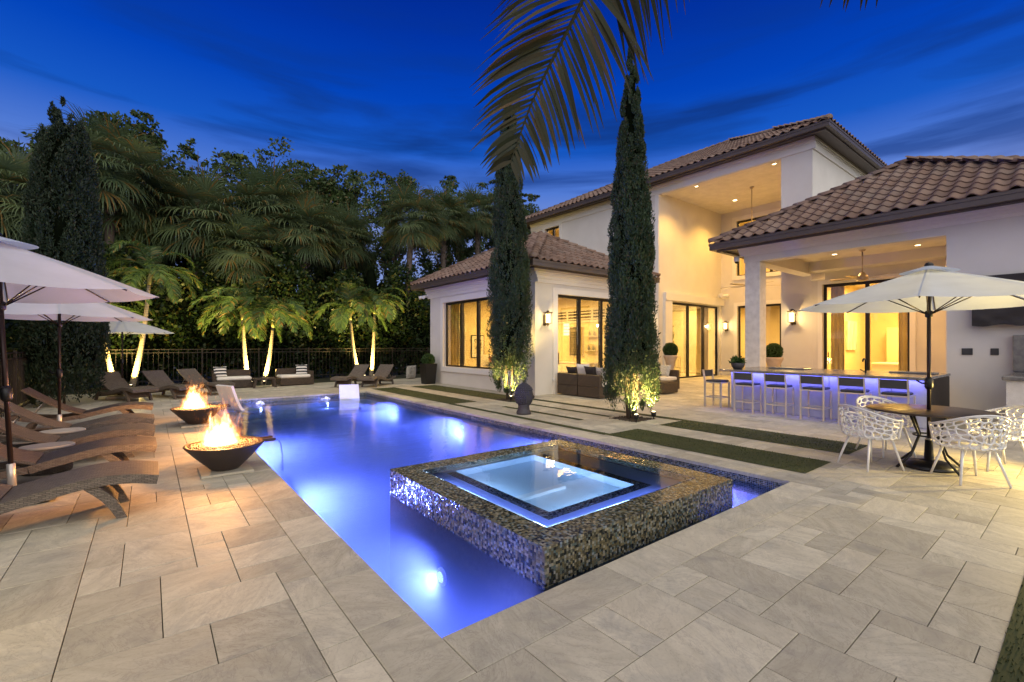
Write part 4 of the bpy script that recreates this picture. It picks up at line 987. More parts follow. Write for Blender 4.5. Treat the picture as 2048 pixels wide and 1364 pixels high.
fire_bowl(.77, 6.87, 1., 'bronze fire bowl with tall flames nearest the spa', 75)
fire_bowl(.77, 11.15, 2., 'bronze fire bowl with flames farther along the loungers', 75)

# white in-pool chairs
def pool_chair(x, y, rz, label, z, s=1.):
    t = thing('pool_chair', label, 'pool chair', (x, y, z), rz, 'white in-pool chairs'); t.scale = (s, s, s)
    s = curve([(.62, .12), (.45, .20), (.2, .20), (.0, .24), (-.10, .40), (-.22, .74)], 20)
    m = MB(); strip(m, [(p.x, p.y) for p in s], -.30, .30, .05)
    for f in range(len(m.sm)): m.sm[f] = False
    m.build('shell', T['whiteplastic'], t); m = MB(); m.cbox(-.08, .55, -.28, .28, 0, .14, .03); m.build('base', T['whiteplastic'], t)
pool_chair(5.05, 14.75, R(-100), 'white in-pool chair with upright square back beside a bubbler', zs + .002)
pool_chair(1.86, 14.3, R(20), 'white in-pool chaise behind the far fire bowl', zs + .002, 1.3)

# love seats, small bench
def loveseat(x, y, rz, arm, label):
    t = thing('loveseat', label, 'loveseat', (x, y, 0), rz, 'wicker loveseats at the fence'); w = .62
    m = MB(); m.cbox(-w, w, -.38, .38, .03, .30, .015); m.build('base', T['wickd'], t)
    m = MB(); m.cbox(-w, w, .30, .40, .30, .66, .015); m.build('backrest', T['wickd'], t)
    m = MB(); a, b = sorted((arm * w, arm * (w - .11))); m.cbox(a, b, -.38, .30, .30, .56, .015); m.build('arm', T['wickd'], t)
    m = MB(); a, b = (-w + .005, w - .12) if arm > 0 else (-w + .12, w - .005); m.cbox(a, b, -.38, .29, .302, .42, .035); m.build('cushion', T['cushion'], t)
    pl = thing('throw_pillow', 'black and white striped pillow on the loveseat ' + ('beside the far lounger' if arm < 0 else 'nearer the twin palms'), 'pillow', (x + (-.36 if arm < 0 else .28), y + .12, .60), rz + arm * -.3, 'striped pillows')
    m = MB(); pillow(m, .44, .42, .13); q = m.build('cover', T['stripe'], pl); q.rotation_euler = (R(72), 0, R(6 * arm))
    return t
def pillow(m, w, h, th, n=8):
    vs = []; 
    for sd in (1, -1):
        for j in range(n + 1):
            for i in range(n + 1):
                u, v = i / n * 2 - 1, j / n * 2 - 1; b = max(0, (1 - u ** 4) * (1 - v ** 4)) ** .55
                pin = 1 - .10 * (1 - u * u) * (v * v) ; pin2 = 1 - .10 * (1 - v * v) * (u * u)
                vs.append((u * w / 2 * pin2, v * h / 2 * pin, sd * b * th / 2))
    k = (n + 1) ** 2; fs = []
    for j in range(n):
        for i in range(n):
            a = j * (n + 1) + i; fs.append((a, a + 1, a + n + 2, a + n + 1)); fs.append((k + a, k + a + n + 1, k + a + n + 2, k + a + 1))
    m.add(vs, fs, 0, True)
loveseat(2.45, 20.0, R(-4), -1, 'brown wicker loveseat beside the far lounger with striped pillow')
loveseat(4.62, 19.95, R(3), 1, 'brown wicker loveseat on the house side of the twin palms')
t = thing('bench_table', 'small wicker bench table between the two loveseats', 'table', (3.42, 19.45, 0))
m = MB(); m.cbox(-.36, .36, -.24, .24, .30, .36, .01); m.build('top', T['wickd'], t)
for sx in (-1, 1):
    for sy in (-1, 1): m = MB(); m.prism([(sx * .34, -.03), (sx * .26, -.03), (sx * .26, .03), (sx * .34, .03)][::sx], 0, .30); m.v = [(p[0] + sx * (.30 - p[2]) * .22, p[1] + sy * .2, p[2]) for p in m.v]; m.build('leg', T['wickd'], t)

# ================================================================== BAR, STOOLS, DINING, GRILL
bar = thing('bar_counter', 'long outdoor bar with grey stone top and blue light strip', 'bar', (11.55, 3.9, 0)); BO = Vector(bar.location)
def bpart(mb, name, mat): mb.v = [(p[0] - BO.x, p[1] - BO.y, p[2]) for p in mb.v]; return mb.build(name, mat, bar)
m = MB(); m.box(11.58, 13.3, 1.98, 5.72, 0, .94); bpart(m, 'core', T['barbase'])
for i in range(7): m = MB(); w_ = 3.74 / 7; m.cbox(11.555, 11.579, 1.98 + i * w_ + .004, 1.98 + (i + 1) * w_ - .004, .02, .94, .004); bpart(m, 'cladding_panel', T['barbase'])
m = MB(); m.cbox(11.15, 13.38, 1.92, 5.83, .945, .998, .008); bpart(m, 'countertop', T['granite'])
m = MB(); m.box(11.60, 13.38, 1.955, 1.979, .0, .944); bpart(m, 'end_panel', T['darkwood'])
for i in range(17): m = MB(); m.cbox(11.60 + i * .105, 11.60 + i * .105 + .092, 1.935, 1.954, .02, .935, .004); bpart(m, 'slat', T['darkwood'])
T['led'] = emit('blue_led', (.10, .13, 1), 10.)
m = MB(); m.box(11.50, 11.53, 2.0, 5.75, .928, .942); bpart(m, 'light_strip', T['led'])
l_ = lamp('bar_strip_lamp', 'AREA', (11.46 - BO.x, 3.88 - BO.y, .925), 26, (.16, .16, 1), bar, .1); l_.data.shape = 'RECTANGLE'; l_.data.size = .06; l_.data.size_y = 3.7; l_.rotation_euler = (0, R(-12), 0)
m = MB(); m.tube([(12.2, 3.1, .998), (12.2, 3.1, 1.26), (12.16, 3.1, 1.30), (12.05, 3.1, 1.30), (12.0, 3.1, 1.25)], .017, 8); m.tube([(12.2, 3.12, 1.02), (12.2, 3.2, 1.07)], .01, 6)
tag(m.build('faucet', T['black']), 'tall dark faucet standing on the bar counter', 'faucet')
for x, y, wx, wy, lb in ((12.6, 4.75, .5, .8, 'flat grey tray on the bar counter near the column'), (12.7, 2.4, .4, .75, 'flat dark tray on the bar counter near the dark slats')):
    m = MB(); m.cbox(x - wx / 2, x + wx / 2, y - wy / 2, y + wy / 2, 1.0, 1.035, .01); m.box(x - wx / 2 + .03, x + wx / 2 - .03, y - wy / 2 + .03, y + wy / 2 - .03, 1.034, 1.038); tag(m.build('tray', T['granite']), lb, 'tray')
def make_stool():
    t = thing('bar_stool', 'x', 'bar stool'); w = .215; dp = .21
    for sx in (-1, 1):
        for sy in (-1, 1):
            m = MB(); top = .66 if sx > 0 else .95
            x_ = sx * dp; m.box(x_ - .022, x_ + .022, sy * w - .013, sy * w + .013, 0, .66)
            if sx < 0: m.add([(x_ + a - dz, sy * w + b, .66 + h) for h, dz in ((0, 0), (.30, .045)) for a, b in ((-.022, -.013), (.022, -.013), (.022, .013), (-.022, .013))], [(0, 1, 5, 4), (1, 2, 6, 5), (2, 3, 7, 6), (3, 0, 4, 7), (4, 5, 6, 7)])
            m.build('leg', T['steel'], t)
    m = MB(); m.box(-dp, dp, -w - .012, -w + .012, .625, .655); m.box(-dp, dp, w - .012, w + .012, .625, .655); m.box(-dp - .01, -dp + .02, -w, w, .622, .652); m.box(dp - .02, dp + .01, -w, w, .622, .652); m.build('seat_frame', T['steel'], t)
    m = MB(); m.cbox(-dp + .01, dp + .01, -w + .014, w - .014, .65, .70, .018); m.build('seat', T['seatdark'], t)
    m = MB(); m.cbox(-dp - .045, -dp - .02, -w + .014, w - .014, .78, .945, .006); m.build('backrest', T['seatdark'], t)
    for a in ((-dp, dp, -w - .01, -w + .01), (-dp, dp, w - .01, w + .01), (-dp - .008, -dp + .012, -w, w), (dp - .012, dp + .008, -w, w)): m = MB(); m.box(*a, .245, .275); m.build('footrest', T['steel'], t)
    return t
st = make_stool()
for i, (x, y, a) in enumerate(((11.22, 5.15, 0), (11.22, 4.45, 1), (11.22, 3.72, -1), (11.22, 3.03, 1), (11.22, 2.36, -1), (11.58, 6.10, -90))):
    o = st if i == 0 else copy_tree(st); o.location = (x, y, 0); o.rotation_euler = (0, 0, R(a)); o['group'] = 'bar stools'
    o['label'] = ['brushed metal bar stool at the planted end of the bar front', 'brushed metal bar stool second from the potted plant along the bar front', 'brushed metal bar stool in the middle of the bar front', 'brushed metal bar stool in front of the faucet', 'brushed metal bar stool nearest the dark slatted bar end', 'brushed metal bar stool around the corner at the bar end'][i]
# dining table
t = thing('dining_table', 'round dark bronze dining table with umbrella through it', 'table', (8.02, 1.36, 0))
m = MB(); m.lathe([(.03, .728), (.63, .728), (.66, .735), (.66, .748), (.64, .755), (.03, .755)], 56); m.build('tabletop', paint('table_bronze', (.050, .032, .024), rough=.32, metal=.4), t)
m = MB(); m.lathe([(.0, 0), (.29, 0), (.30, .02), (.26, .06), (.12, .095), (.05, .11), (.04, .36), (.0, .37)], 36); m.build('umbrella_base', T['black'], t)
for k in range(4):
    a = R(52 + 90 * k); c_, s_2 = math.cos(a), math.sin(a); m = MB(); m.tube([(c_ * .26, s_2 * .26, .73), (c_ * .13, s_2 * .13, .42), (c_ * .24, s_2 * .24, .16), (c_ * .42, s_2 * .42, .008)], .016, 7); m.build('leg', T['black'], t)
m = MB(); 
for k in range(24): pass
m.tube([(math.cos(k * math.pi / 12) * .16, math.sin(k * math.pi / 12) * .16, .42) for k in range(25)], .011, 6, caps=False); m.build('ring', T['black'], t)
# lace shell chairs: an irregular cell lattice bent into a bucket
def lace_chair():
    t = thing('lace_chair', 'x', 'chair')
    import bmesh
    def shell(u, v):
        """u -1..1 round the back from arm to arm, v 0..1 seat centre to rim"""
        a = u * R(118); rr = .10 + .19 * min(v / .45, 1) if v < .45 else .29 + .035 * (v - .45) / .55
        top = .66 + .16 * math.cos(u * R(95)) ** 2 - .05 * (1 - abs(u)) ** 4 * 0
        z = .40 + .02 * v if v < .45 else .41 + (top - .41) * ((v - .45) / .55) ** .85
        sx = 1.0; return Vector((-math.cos(a) * rr * 1.02 + .02, math.sin(a) * rr * 1.06, z))
    nu, nv = 14, 9; P = {}
    for j in range(nv + 1):
        for i in range(nu + 1):
            u = -1 + 2 * i / nu + (.5 / nu * 2 if j % 2 and 0 < i < nu else 0); v = .12 + .88 * j / nv
            if 0 < i < nu: u += random.uniform(-.065, .065)
            if 0 < j < nv: v += random.uniform(-.042, .042)
            P[i, j] = (u, v)
    tri = []
    for j in range(nv):
        for i in range(nu):
            a, b, c, e = (i, j), (i + 1, j), (i + 1, j + 1), (i, j + 1)
            if j % 2: tri += [(a, b, e), (b, c, e)]
            else: tri += [(a, b, c), (a, c, e)]
    cen = [((P[x][0] + P[y][0] + P[z][0]) / 3, (P[x][1] + P[y][1] + P[z][1]) / 3) for x, y, z in tri]
    inc = {}
    for k, tr in enumerate(tri):
        for p in tr: inc.setdefault(p, []).append(k)
    bm = bmesh.new(); V = {}
    def vert(k):
        if k not in V: V[k] = bm.verts.new(shell(*cen[k]))
        return V[k]
    for p, ks in inc.items():
        if p[0] in (0, nu) or p[1] in (0, nv) or len(ks) < 4: continue
        ks = sorted(ks, key=lambda k: math.atan2((cen[k][1] - P[p][1]) * .8, cen[k][0] - P[p][0]))
        try: bm.faces.new([vert(k) for k in ks])
        except ValueError: pass
    me = bpy.data.meshes.new('lattice'); bm.to_mesh(me); bm.free(); me.materials.append(T['whiteplastic'])
    o = bpy.data.objects.new('lattice_shell', me); link(o, t)
    w_ = o.modifiers.new('w', 'WIREFRAME'); w_.thickness = .024; w_.use_even_offset = False; w_.use_boundary = True; w_.use_replace = True
    s_ = o.modifiers.new('s', 'SUBSURF'); s_.levels = 1; s_.render_levels = 1
    m = MB(); m.tube([shell(-1 + 2 * i / 30, .985) for i in range(31)], .012, 7); m.tube([shell(-1, .4 + .585 * i / 8) for i in range(9)], .012, 7); m.tube([shell(1, .4 + .585 * i / 8) for i in range(9)], .012, 7); m.build('rim', T['whiteplastic'], t)
    m = MB(); m.lathe([(.0, .402), (.16, .402), (.20, .405), (.20, .412), (0, .416)], 24); m.v = [(p[0] + .03, p[1], p[2]) for p in m.v]; m.build('seat', T['whiteplastic'], t)
    for sx in (-1, 1):
        for sy in (-1, 1): m = MB(); m.tube([(sx * .15 + .02, sy * .15, .41), (sx * .25 + .01, sy * .24, 0)], [.016, .012], 8); m.build('leg', T['whiteplastic'], t)
    return t
ch = lace_chair()
for i, (x, y, lb) in enumerate(((7.45, 1.86, 'white lattice armchair on the pool side of the round table'), (7.60, .93, 'white lattice armchair on the open paving side of the round table'), (8.55, 1.95, 'white lattice armchair tucked behind the round table towards the bar'), (8.68, .80, 'white lattice armchair between the round table and the grill'))):
    o = ch if i == 0 else copy_tree(ch); o.location = (x, y, 0); o.rotation_euler = (0, 0, math.atan2(1.36 - y, 8.02 - x) + (.15, -.1, .1, -.2)[i]); o['label'] = lb; o['group'] = 'white lattice armchairs'
# tv under a dark cover
t = thing('covered_television', 'wall television under a dark wrinkled fabric cover', 'television', (13.62, .6, 2.5)); n = 26
vs = []; fs = []
for j in range(n + 1):
    for i in range(n + 1):
        u, v = i / n, j / n; wr = .016 * math.sin(u * 31 + 4 * math.sin(v * 5)) * math.sin(v * 9 + u * 6) + .012 * math.sin(u * 12 - v * 17)
        vs.append((-.12 + wr + .05 * (1 - v), 1.02 - u * 2.04, -.50 + v * 1.02 - (.02 * math.sin(u * 22) if j == 0 else 0)))
for j in range(n):
    for i in range(n): a = j * (n + 1) + i; fs.append((a, a + 1, a + n + 2, a + n + 1))
m = MB(); m.add(vs, fs, 0, True); m.box(-.06, .10, -1.0, 1.0, -.46, .50); m.box(.10, .18, -.2, .2, -.2, .2); m.build('cover', paint('dark_cover', (.030, .026, .028), rough=.75, bump=.4, bscale=14), t)
for y, lb in ((1.72, 'wider grey switch plate on the wall beside the bar end'), (1.31, 'small grey switch plate on the wall below the covered television')):
    m = MB(); hw = .085 if y > 1.5 else .06; m.cbox(13.775, 13.797, y - hw, y + hw, 1.39, 1.53, .004); m.cbox(13.768, 13.776, y - hw + .03, y + hw - .03, 1.42, 1.50, .002); tag(m.build('switch_plate', T['seatdark']), lb, 'switch')
gi = thing('grill_island', 'pale grill island with grey stone top and backsplash', 'grill island', (12.6, -.3, 0))
m = MB(); m.box(-.95, 1.18, -1.6, 1.27, 0, .985); m.build('base', T['stuccorough'], gi)
m = MB(); m.cbox(-1.0, 1.19, -1.65, 1.32, .988, 1.06, .012); m.build('countertop', T['granite'], gi)
m = MB(); m.cbox(.95, 1.19, -1.6, 1.34, 1.062, 1.80, .012); m.build('backsplash', T['granite'], gi)
gr = thing('barbecue_grill', 'stainless barbecue hood set into the stone island', 'grill', (12.35, .3, 1.06))
m = MB(); prof = [(-.42, .0), (-.42, .06), (-.36, .22), (-.22, .34), (0, .39), (.25, .38), (.34, .30), (.34, 0)]; Mx = Matrix(((1, 0, 0, 0), (0, 0, 1, 0), (0, 1, 0, 0), (0, 0, 0, 1)))
m.prism([(a, b) for a, b in prof], -.95, .45, M=Mx); m.build('hood', T['steel'], gr)
m = MB(); m.tube([(-.50, -.85, .12), (-.50, .40, .12)], .016, 8); m.tube([(-.5, .35, .12), (-.4, .35, .12)], .012, 6); m.tube([(-.5, -.8, .12), (-.4, -.8, .12)], .012, 6); m.build('handle', T['black'], gr)

# ================================================================== SOFAS, STATUE, PLANTERS
def sofa(x0, x1, y0, y1, back, label, extra):
    t = thing('wicker_sofa', label, 'sofa', ((x0 + x1) / 2, (y0 + y1) / 2, 0), group='wicker sofas'); hx, hy = (x1 - x0) / 2, (y1 - y0) / 2
    for k, (a, b) in enumerate(((-hy, -.02), (.02, hy))): m = MB(); m.cbox(-hx, hx, a, b, .03, .34, .012); m.build('base', T['wickd'], t)
    for k, (a, b) in enumerate(((-hy, -.012), (.012, hy))):
        m = MB(); c0, c1 = (-hx, -hx + .14) if back < 0 else (hx - .14, hx); m.cbox(c0, c1, a, b, .342, .70, .012); m.build('backrest', T['wickd'], t)
        m = MB(); c0, c1 = (-hx + .15, hx) if back < 0 else (-hx, hx - .15); m.cbox(c0, c1, a + .005, b - .005, .343, .47, .03); m.build('cushion', T['cushion'], t)
    return t
sofa(10.42, 11.32, 9.06, 10.85, -1, 'brown wicker sofa with its back to the pool', 0)
sofa(14.05, 14.95, 9.25, 10.9, 1, 'brown wicker sofa facing the pool with patterned pillow', 0)
t = thing('ottoman', 'wicker ottoman in front of the sofa facing the pool', 'ottoman', (13.4, 8.95, 0)); m = MB(); m.cbox(-.4, .4, -.35, .35, .03, .36, .012); m.build('base', T['wickd'], t); m = MB(); m.cbox(-.36, .36, -.31, .31, .362, .40, .015); m.build('top', T['wickd'], t)
PIL = [(10.75, 10.0, .80, 'cushion', 'white pillow propped on the sofa back by the pool side', 20), (10.72, 9.65, .74, 'pillowdark', 'dark pillow lying on the sofa with its back to the pool', 5), (10.78, 9.30, .72, 'pattern', 'black and white patterned pillow beside the dark pillow', -10), (10.8, 10.5, .70, 'pillowdark', 'dark brown pillow near the wall end of the sofa', 12),
       (14.55, 9.6, .68, 'pattern', 'black and white patterned pillow on the sofa facing the pool', 180), (14.6, 10.1, .70, 'pillowdark', 'dark pillow behind the patterned one on the sofa facing the pool', 170)]
for x, y, z, mt, lb, a in PIL:
    pl = thing('throw_pillow', lb, 'pillow', (x, y, z), R(a), 'sofa pillows'); m = MB(); pillow(m, .46, .46, .15); q = m.build('cover', T[mt], pl); q.rotation_euler = (0, R(68), 0)
# statue head
t = thing('statue_head', 'dark stone head statue with rows of hair curls', 'statue', (6.84, 8.22, .0), R(-32))
m = MB(); nu, nv = 40, 30; vs = []; fs = []
def headp(a, e):
    """a azimuth (0 = face), e elevation"""
    x = math.cos(e) * math.cos(a); y = math.cos(e) * math.sin(a); z = math.sin(e)
    r = Vector((x * .205, y * .190, z * .265 + .425))
    f = max(0, math.cos(a)) * math.cos(e)
    if f > 0:
        r.x += .02 * f ** 2 - .02 * f ** 6
        r.x += .045 * math.exp(-(a / .16) ** 2) * math.exp(-((e + .12) / .17) ** 2)          # nose
        r.x += .016 * math.exp(-(a / .45) ** 2) * math.exp(-((e - .18) / .06) ** 2)           # brow
        r.x -= .016 * math.exp(-((abs(a) - .38) / .18) ** 2) * math.exp(-((e - .05) / .10) ** 2)  # eye sockets
        r.x += .014 * math.exp(-(a / .28) ** 2) * math.exp(-((e + .48) / .05) ** 2)           # lips
        r.x += .012 * math.exp(-(a / .28) ** 2) * math.exp(-((e + .62) / .05) ** 2)
        r.x += .018 * math.exp(-(a / .35) ** 2) * math.exp(-((e + .86) / .12) ** 2)           # chin
    r.z += .028 * math.exp(-((math.pi / 2 - e) / .35) ** 2)
    return r
for j in range(nv + 1):
    for i in range(nu): vs.append(headp(2 * math.pi * i / nu, -1.25 + (math.pi / 2 + 1.25) * j / nv))
for j in range(nv):
    for i in range(nu): fs.append((j * nu + i, j * nu + (i + 1) % nu, (j + 1) * nu + (i + 1) % nu, (j + 1) * nu + i))
m.add(vs, fs, 0, True); m.build('head', T['statue'], t)
m = MB(); m.lathe([(.165, .0), (.172, .03), (.165, .07), (.14, .10), (.13, .18), (.14, .24)], 30); m.v = [(p[0] - .01, p[1], p[2]) for p in m.v]; m.build('neck', T['statue'], t)
m = MB()
e = -.62; row = 0
while e < 1.5:
    n_ = max(1, int(2 * math.pi * math.cos(e) / .235))
    for i in range(n_):
        a = 2 * math.pi * (i + .5 * (row % 2)) / n_
        aa = (a + math.pi) % (2 * math.pi) - math.pi
        if abs(aa) < 1.05 and e < .55: continue
        if abs(aa) < 1.5 and e < .1: continue
        p = headp(a, e); m.ball(p, .026, 8, 6)
    e += .20; row += 1
m.build('hair_curls', T['statue'], t, kind='stuff')
for s in (-1, 1):
    m = MB(); m.ball((.02, s * .190, .42), (.030, .018, .085), 10, 8); m.ball((.025, s * .180, .31), (.020, .016, .05), 8, 6); m.build('ear', T['statue'], t)
# topiary balls
def leafball(r, n, seed, mat, size=.03):
    g_ = np.random.default_rng(seed); d = g_.normal(size=(n, 3)); d /= np.linalg.norm(d, axis=1)[:, None]; c = d * (r * g_.uniform(.86, 1.05, n))[:, None]
    return leaf_cards(c, d, g_, size, mat)
def leaf_cards(c, d, g_, size, mat, name='leaves', aspect=.5, jit=.9):
    n = len(c); a = g_.normal(size=(n, 3)) * jit + d; a /= np.linalg.norm(a, axis=1)[:, None] + 1e-9
    b = np.cross(a, g_.normal(size=(n, 3))); b /= np.linalg.norm(b, axis=1)[:, None] + 1e-9
    s = (size * g_.uniform(.6, 1.35, n))[:, None]
    V = np.stack([c - a * s, c + b * s * aspect, c + a * s, c - b * s * aspect], 1).reshape(-1, 3); F = np.arange(n * 4).reshape(-1, 4)
    return npmesh(name, V, F, mat, g_.random(n))
def topiary(x, y, pot, zc, r, label):
    t = thing('topiary', label, 'potted plant', (x, y, 0), group='clipped ball topiaries')
    if pot == 'urn':
        m = MB(); m.lathe([(.17, 0), (.17, .05), (.11, .09), (.10, .2), (.14, .5), (.22, .86), (.29, .99), (.30, 1.03), (.27, 1.05), (.24, 1.03)], 28); m.v = [(p[0], p[1], p[2] * (zc - r * .75) / 1.05) for p in m.v]; m.build('urn', T['terracotta'], t)
    else:
        m = MB(); z1 = zc - r * .55; vs = [(sx * k, sy * k, z) for z, k in ((0, .21), (z1, .27)) for sx, sy in ((-1, -1), (1, -1), (1, 1), (-1, 1))]; m.add(vs, [(3, 2, 1, 0), (4, 5, 6, 7), (0, 1, 5, 4), (1, 2, 6, 5), (2, 3, 7, 6), (3, 0, 4, 7)]); m.build('planter', T['black'], t)
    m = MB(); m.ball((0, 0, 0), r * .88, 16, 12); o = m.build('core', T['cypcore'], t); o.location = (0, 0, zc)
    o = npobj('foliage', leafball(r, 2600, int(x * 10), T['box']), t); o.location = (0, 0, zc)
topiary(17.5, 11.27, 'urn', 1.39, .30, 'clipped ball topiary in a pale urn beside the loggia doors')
topiary(17.0, 6.92, 'urn', 1.38, .27, 'clipped ball topiary in a pale urn behind the bar column')
topiary(9.08, 17.1, 'box', .98, .26, 'clipped ball topiary in a dark square planter at the wing corner')
t = thing('carved_rock', 'pale carved rock panel standing by the fence at the wing', 'rock', (9.75, 20.1, 0), R(25)); m = MB(); nn = 14; vs = []; fs = []
for sd in (0, 1):
    for j in range(nn + 1):
        for i in range(nn + 1):
            u, v = i / nn, j / nn; b = .10 * (math.sin(math.pi * u) * math.sin(math.pi * v)) ** .3; rr = random.uniform(-.02, .02)
            vs.append(((u - .5) * .66 + .05 * v, (b + rr) * (1 if sd else -1), v * .62))
k = (nn + 1) ** 2
for j in range(nn):
    for i in range(nn): a = j * (nn + 1) + i; fs += [(a, a + 1, a + nn + 2, a + nn + 1), (k + a, k + a + nn + 1, k + a + nn + 2, k + a + 1)]
m.add(vs, fs); m.build('stone', T['concrete'], t)
t = thing('potted_succulent', 'leafy plant in a dark round pot on the bar end', 'potted plant', (11.5, 5.52, 1.0))
m = MB(); m.lathe([(.09, 0), (.14, .06), (.165, .15), (.155, .16), (.14, .15)], 24); m.build('pot', T['statue'], t)
g_ = np.random.default_rng(5); d_ = g_.normal(size=(260, 3)); d_[:, 2] = abs(d_[:, 2]) * .7 + .15; d_ /= np.linalg.norm(d_, axis=1)[:, None]; o = npobj('leaves', leaf_cards(d_ * g_.uniform(.05, .19, 260)[:, None], d_, g_, .05, T['box'], aspect=.35, jit=.4), t); o.location = (0, 0, .15)
# small wall fixtures
t = thing('floodlight', 'twin white floodlight on the bedroom wing corner', 'floodlight', (9.5, 17.98, 3.72)); m = MB(); m.cbox(-.05, .10, -.06, .08, -.06, .06, .01); m.build('mount', T['whiteplastic'], t)
for a in (-.12, .14): m = MB(); m.tube([(-.05, a * .4, 0), (-.16, a, -.03), (-.30, a * 1.4, -.09)], [.03, .05, .075], 12); m.build('head', T['whiteplastic'], t)
t = thing('floodlight', 'twin white floodlight above the loggia doors', 'floodlight', (23.3, 12.1, 4.06)); m = MB(); m.cbox(-.06, .06, -.05, .10, 0, .10, .01); m.build('mount', T['whiteplastic'], t)
for a in (-.25, .25): m = MB(); m.tube([(a * .2, 0, .06), (a, -.1, .10), (a * 1.5, -.26, .08)], [.03, .07, .10], 12); m.build('head', T['whiteplastic'], t)
t = thing('dome_camera', 'white dome camera under the pavilion eave at the column', 'camera', (13.72, 6.62, 4.1)); m = MB(); m.lathe([(.0, .12), (.075, .12), (.08, .0), (.06, -.03)], 16); m.build('housing', T['whiteplastic'], t); m = MB(); m.ball((0, 0, -.03), .058, 12, 8); m.build('dome', T['black'], t)
m = MB(); m.cbox(10.32, 10.44, 10.93, 10.998, .42, .52, .008); tag(m.build('wall_outlet', T['whiteplastic']), 'small outdoor outlet box on the bedroom wing wall', 'outlet')
for x, y, z, rz, lb in ((17.4, 5.72, 3.86, R(20), 'white box speaker at the pavilion beam end'), (17.55, 2.4, 3.86, R(-20), 'white box speaker in the pavilion corner by the wall')):
    t = thing('wall_speaker', lb, 'speaker', (x, y, z), rz); m = MB(); m.cbox(-.12, .10, -.2, .2, -.11, .11, .02); m.build('cabinet', T['trim'], t); m = MB(); m.cbox(-.128, -.119, -.17, .17, -.085, .085, .003); m.build('grille', T['ceil'], t)

# ================================================================== FENCE
picket = MB().box(-.009, .009, -.009, .009, .06, 1.27).mesh('picket', T['fence']); picket2 = MB().box(-.009, .009, -.009, .009, .06, 1.41).mesh('picket', T['fence']); post = MB().cbox(-.032, .032, -.032, .032, -.05, 1.47, .006).mesh('post', T['fence'])
def fence(p, dirv, length, label):
    t = thing('metal_fence', label, 'fence', p, math.atan2(dirv[1], dirv[0]))
    n = int(length / .1625)
    for k in range(n + 1):
        x = k * .1625
        if k % 13 == 0: o = bpy.data.objects.new('post', post)
        else: o = bpy.data.objects.new('picket', picket2 if k % 2 else picket)
        link(o, t); o.location = (x, 0, 0)
    for z in (.14, 1.27, 1.40): m = MB(); m.box(0, length, -.017, .017, z, z + .032); m.build('rail', T['fence'], t)
fence((-2.45, 23.3, 0), (1, 0), 22.5, 'dark metal picket fence behind the uplit palms')
fence((-2.45, 3.0, 0), (0, 1), 20.25, 'dark metal picket fence running behind the lounger heads')
# ================================================================== VEGETATION
def pxpos(x, Y, y=690):
    """point on the vertical plane Y = const seen from the camera position through a survey bearing"""
    u = (x - 1024) / 922; dx, dy = SN + u * CS, CS - u * SN; d_ = Y / dy
    return Vector((dx * d_, Y, 1.6 + (690 - y) / 922 * d_)), d_
class Quads:
    def __init__(s): s.V = []; s.F = []; s.T = []; s.n = 0
    def strip(s, L_, R_, tone):
        """two polylines (k,3)"""
        k = len(L_); s.V.append(np.stack([L_, R_], 1).reshape(-1, 3)); i = np.arange(k - 1) * 2 + s.n
        s.F.append(np.stack([i, i + 1, i + 3, i + 2], 1)); s.T.append(np.full(k - 1, tone)); s.n += 2 * k
    def mesh(s, name, mat): return npmesh(name, np.concatenate(s.V), np.concatenate(s.F), mat, np.concatenate(s.T))
def nrmz(v): return v / (np.linalg.norm(v) + 1e-9)
def pinnate(Q, rach, nl, ll, wd, g_, tang=.55, grav=.5, vup=.25, taper=True, side_ref=None, skip=.12):
    """leaflets along a rachis polyline (k,3)"""
    rach = np.array(rach, float); seg = np.linalg.norm(np.diff(rach, axis=0), axis=1); cum = np.concatenate([[0], np.cumsum(seg)]); tot = cum[-1]
    ff = np.linspace(skip, 1., nl)
    for f in ff:
        d_ = f * tot; p = np.array([np.interp(d_, cum, rach[:, k]) for k in range(3)]); q = np.array([np.interp(min(d_ + .05, tot), cum, rach[:, k]) for k in range(3)]); q0 = np.array([np.interp(max(d_ - .05, 0), cum, rach[:, k]) for k in range(3)])
        t_ = nrmz(q - q0); sd = nrmz(np.cross(t_, (0, 0, 1) if side_ref is None else side_ref)); up = np.cross(sd, t_)
        env = (math.sin(math.pi * min(1, .18 + f * .80)) ** .6) if taper else 1.
        for sg in (-1, 1):
            L1 = ll * env * g_.uniform(.82, 1.1); dv = nrmz(sd * sg * g_.uniform(.8, 1.1) + t_ * tang * (1 + f * .8) + up * vup * g_.uniform(.4, 1.3)); pts = [p]; v = dv.copy(); k = 4
            for i in range(k): v = nrmz(v + np.array([0, 0, -grav]) * (i + .4) / k * g_.uniform(.7, 1.3)); pts.append(pts[-1] + v * L1 / k)
            pts = np.array(pts); wv = nrmz(np.cross(dv, up + g_.normal(size=3) * .35)); ws = wd * np.array([.45, 1., .95, .6, .06])[:, None] * g_.uniform(.8, 1.15)
            tn = g_.random(); Q.strip(pts - wv * ws, pts + wv * ws, tn)
def tube_q(Q, pts, r0, r1, tone):
    pts = np.array(pts, float); k = len(pts); n = 5
    rows = []
    for i in range(k):
        t_ = nrmz(pts[min(i + 1, k - 1)] - pts[max(i - 1, 0)]); a = nrmz(np.cross(t_, (.3, .2, 1))); b = np.cross(t_, a); r = r0 + (r1 - r0) * i / (k - 1)
        rows.append([pts[i] + (a * math.cos(2 * math.pi * j / n) + b * math.sin(2 * math.pi * j / n)) * r for j in range(n)])
    rows = np.array(rows)
    for j in range(n): Q.strip(rows[:, j], rows[:, (j + 1) % n], tone)
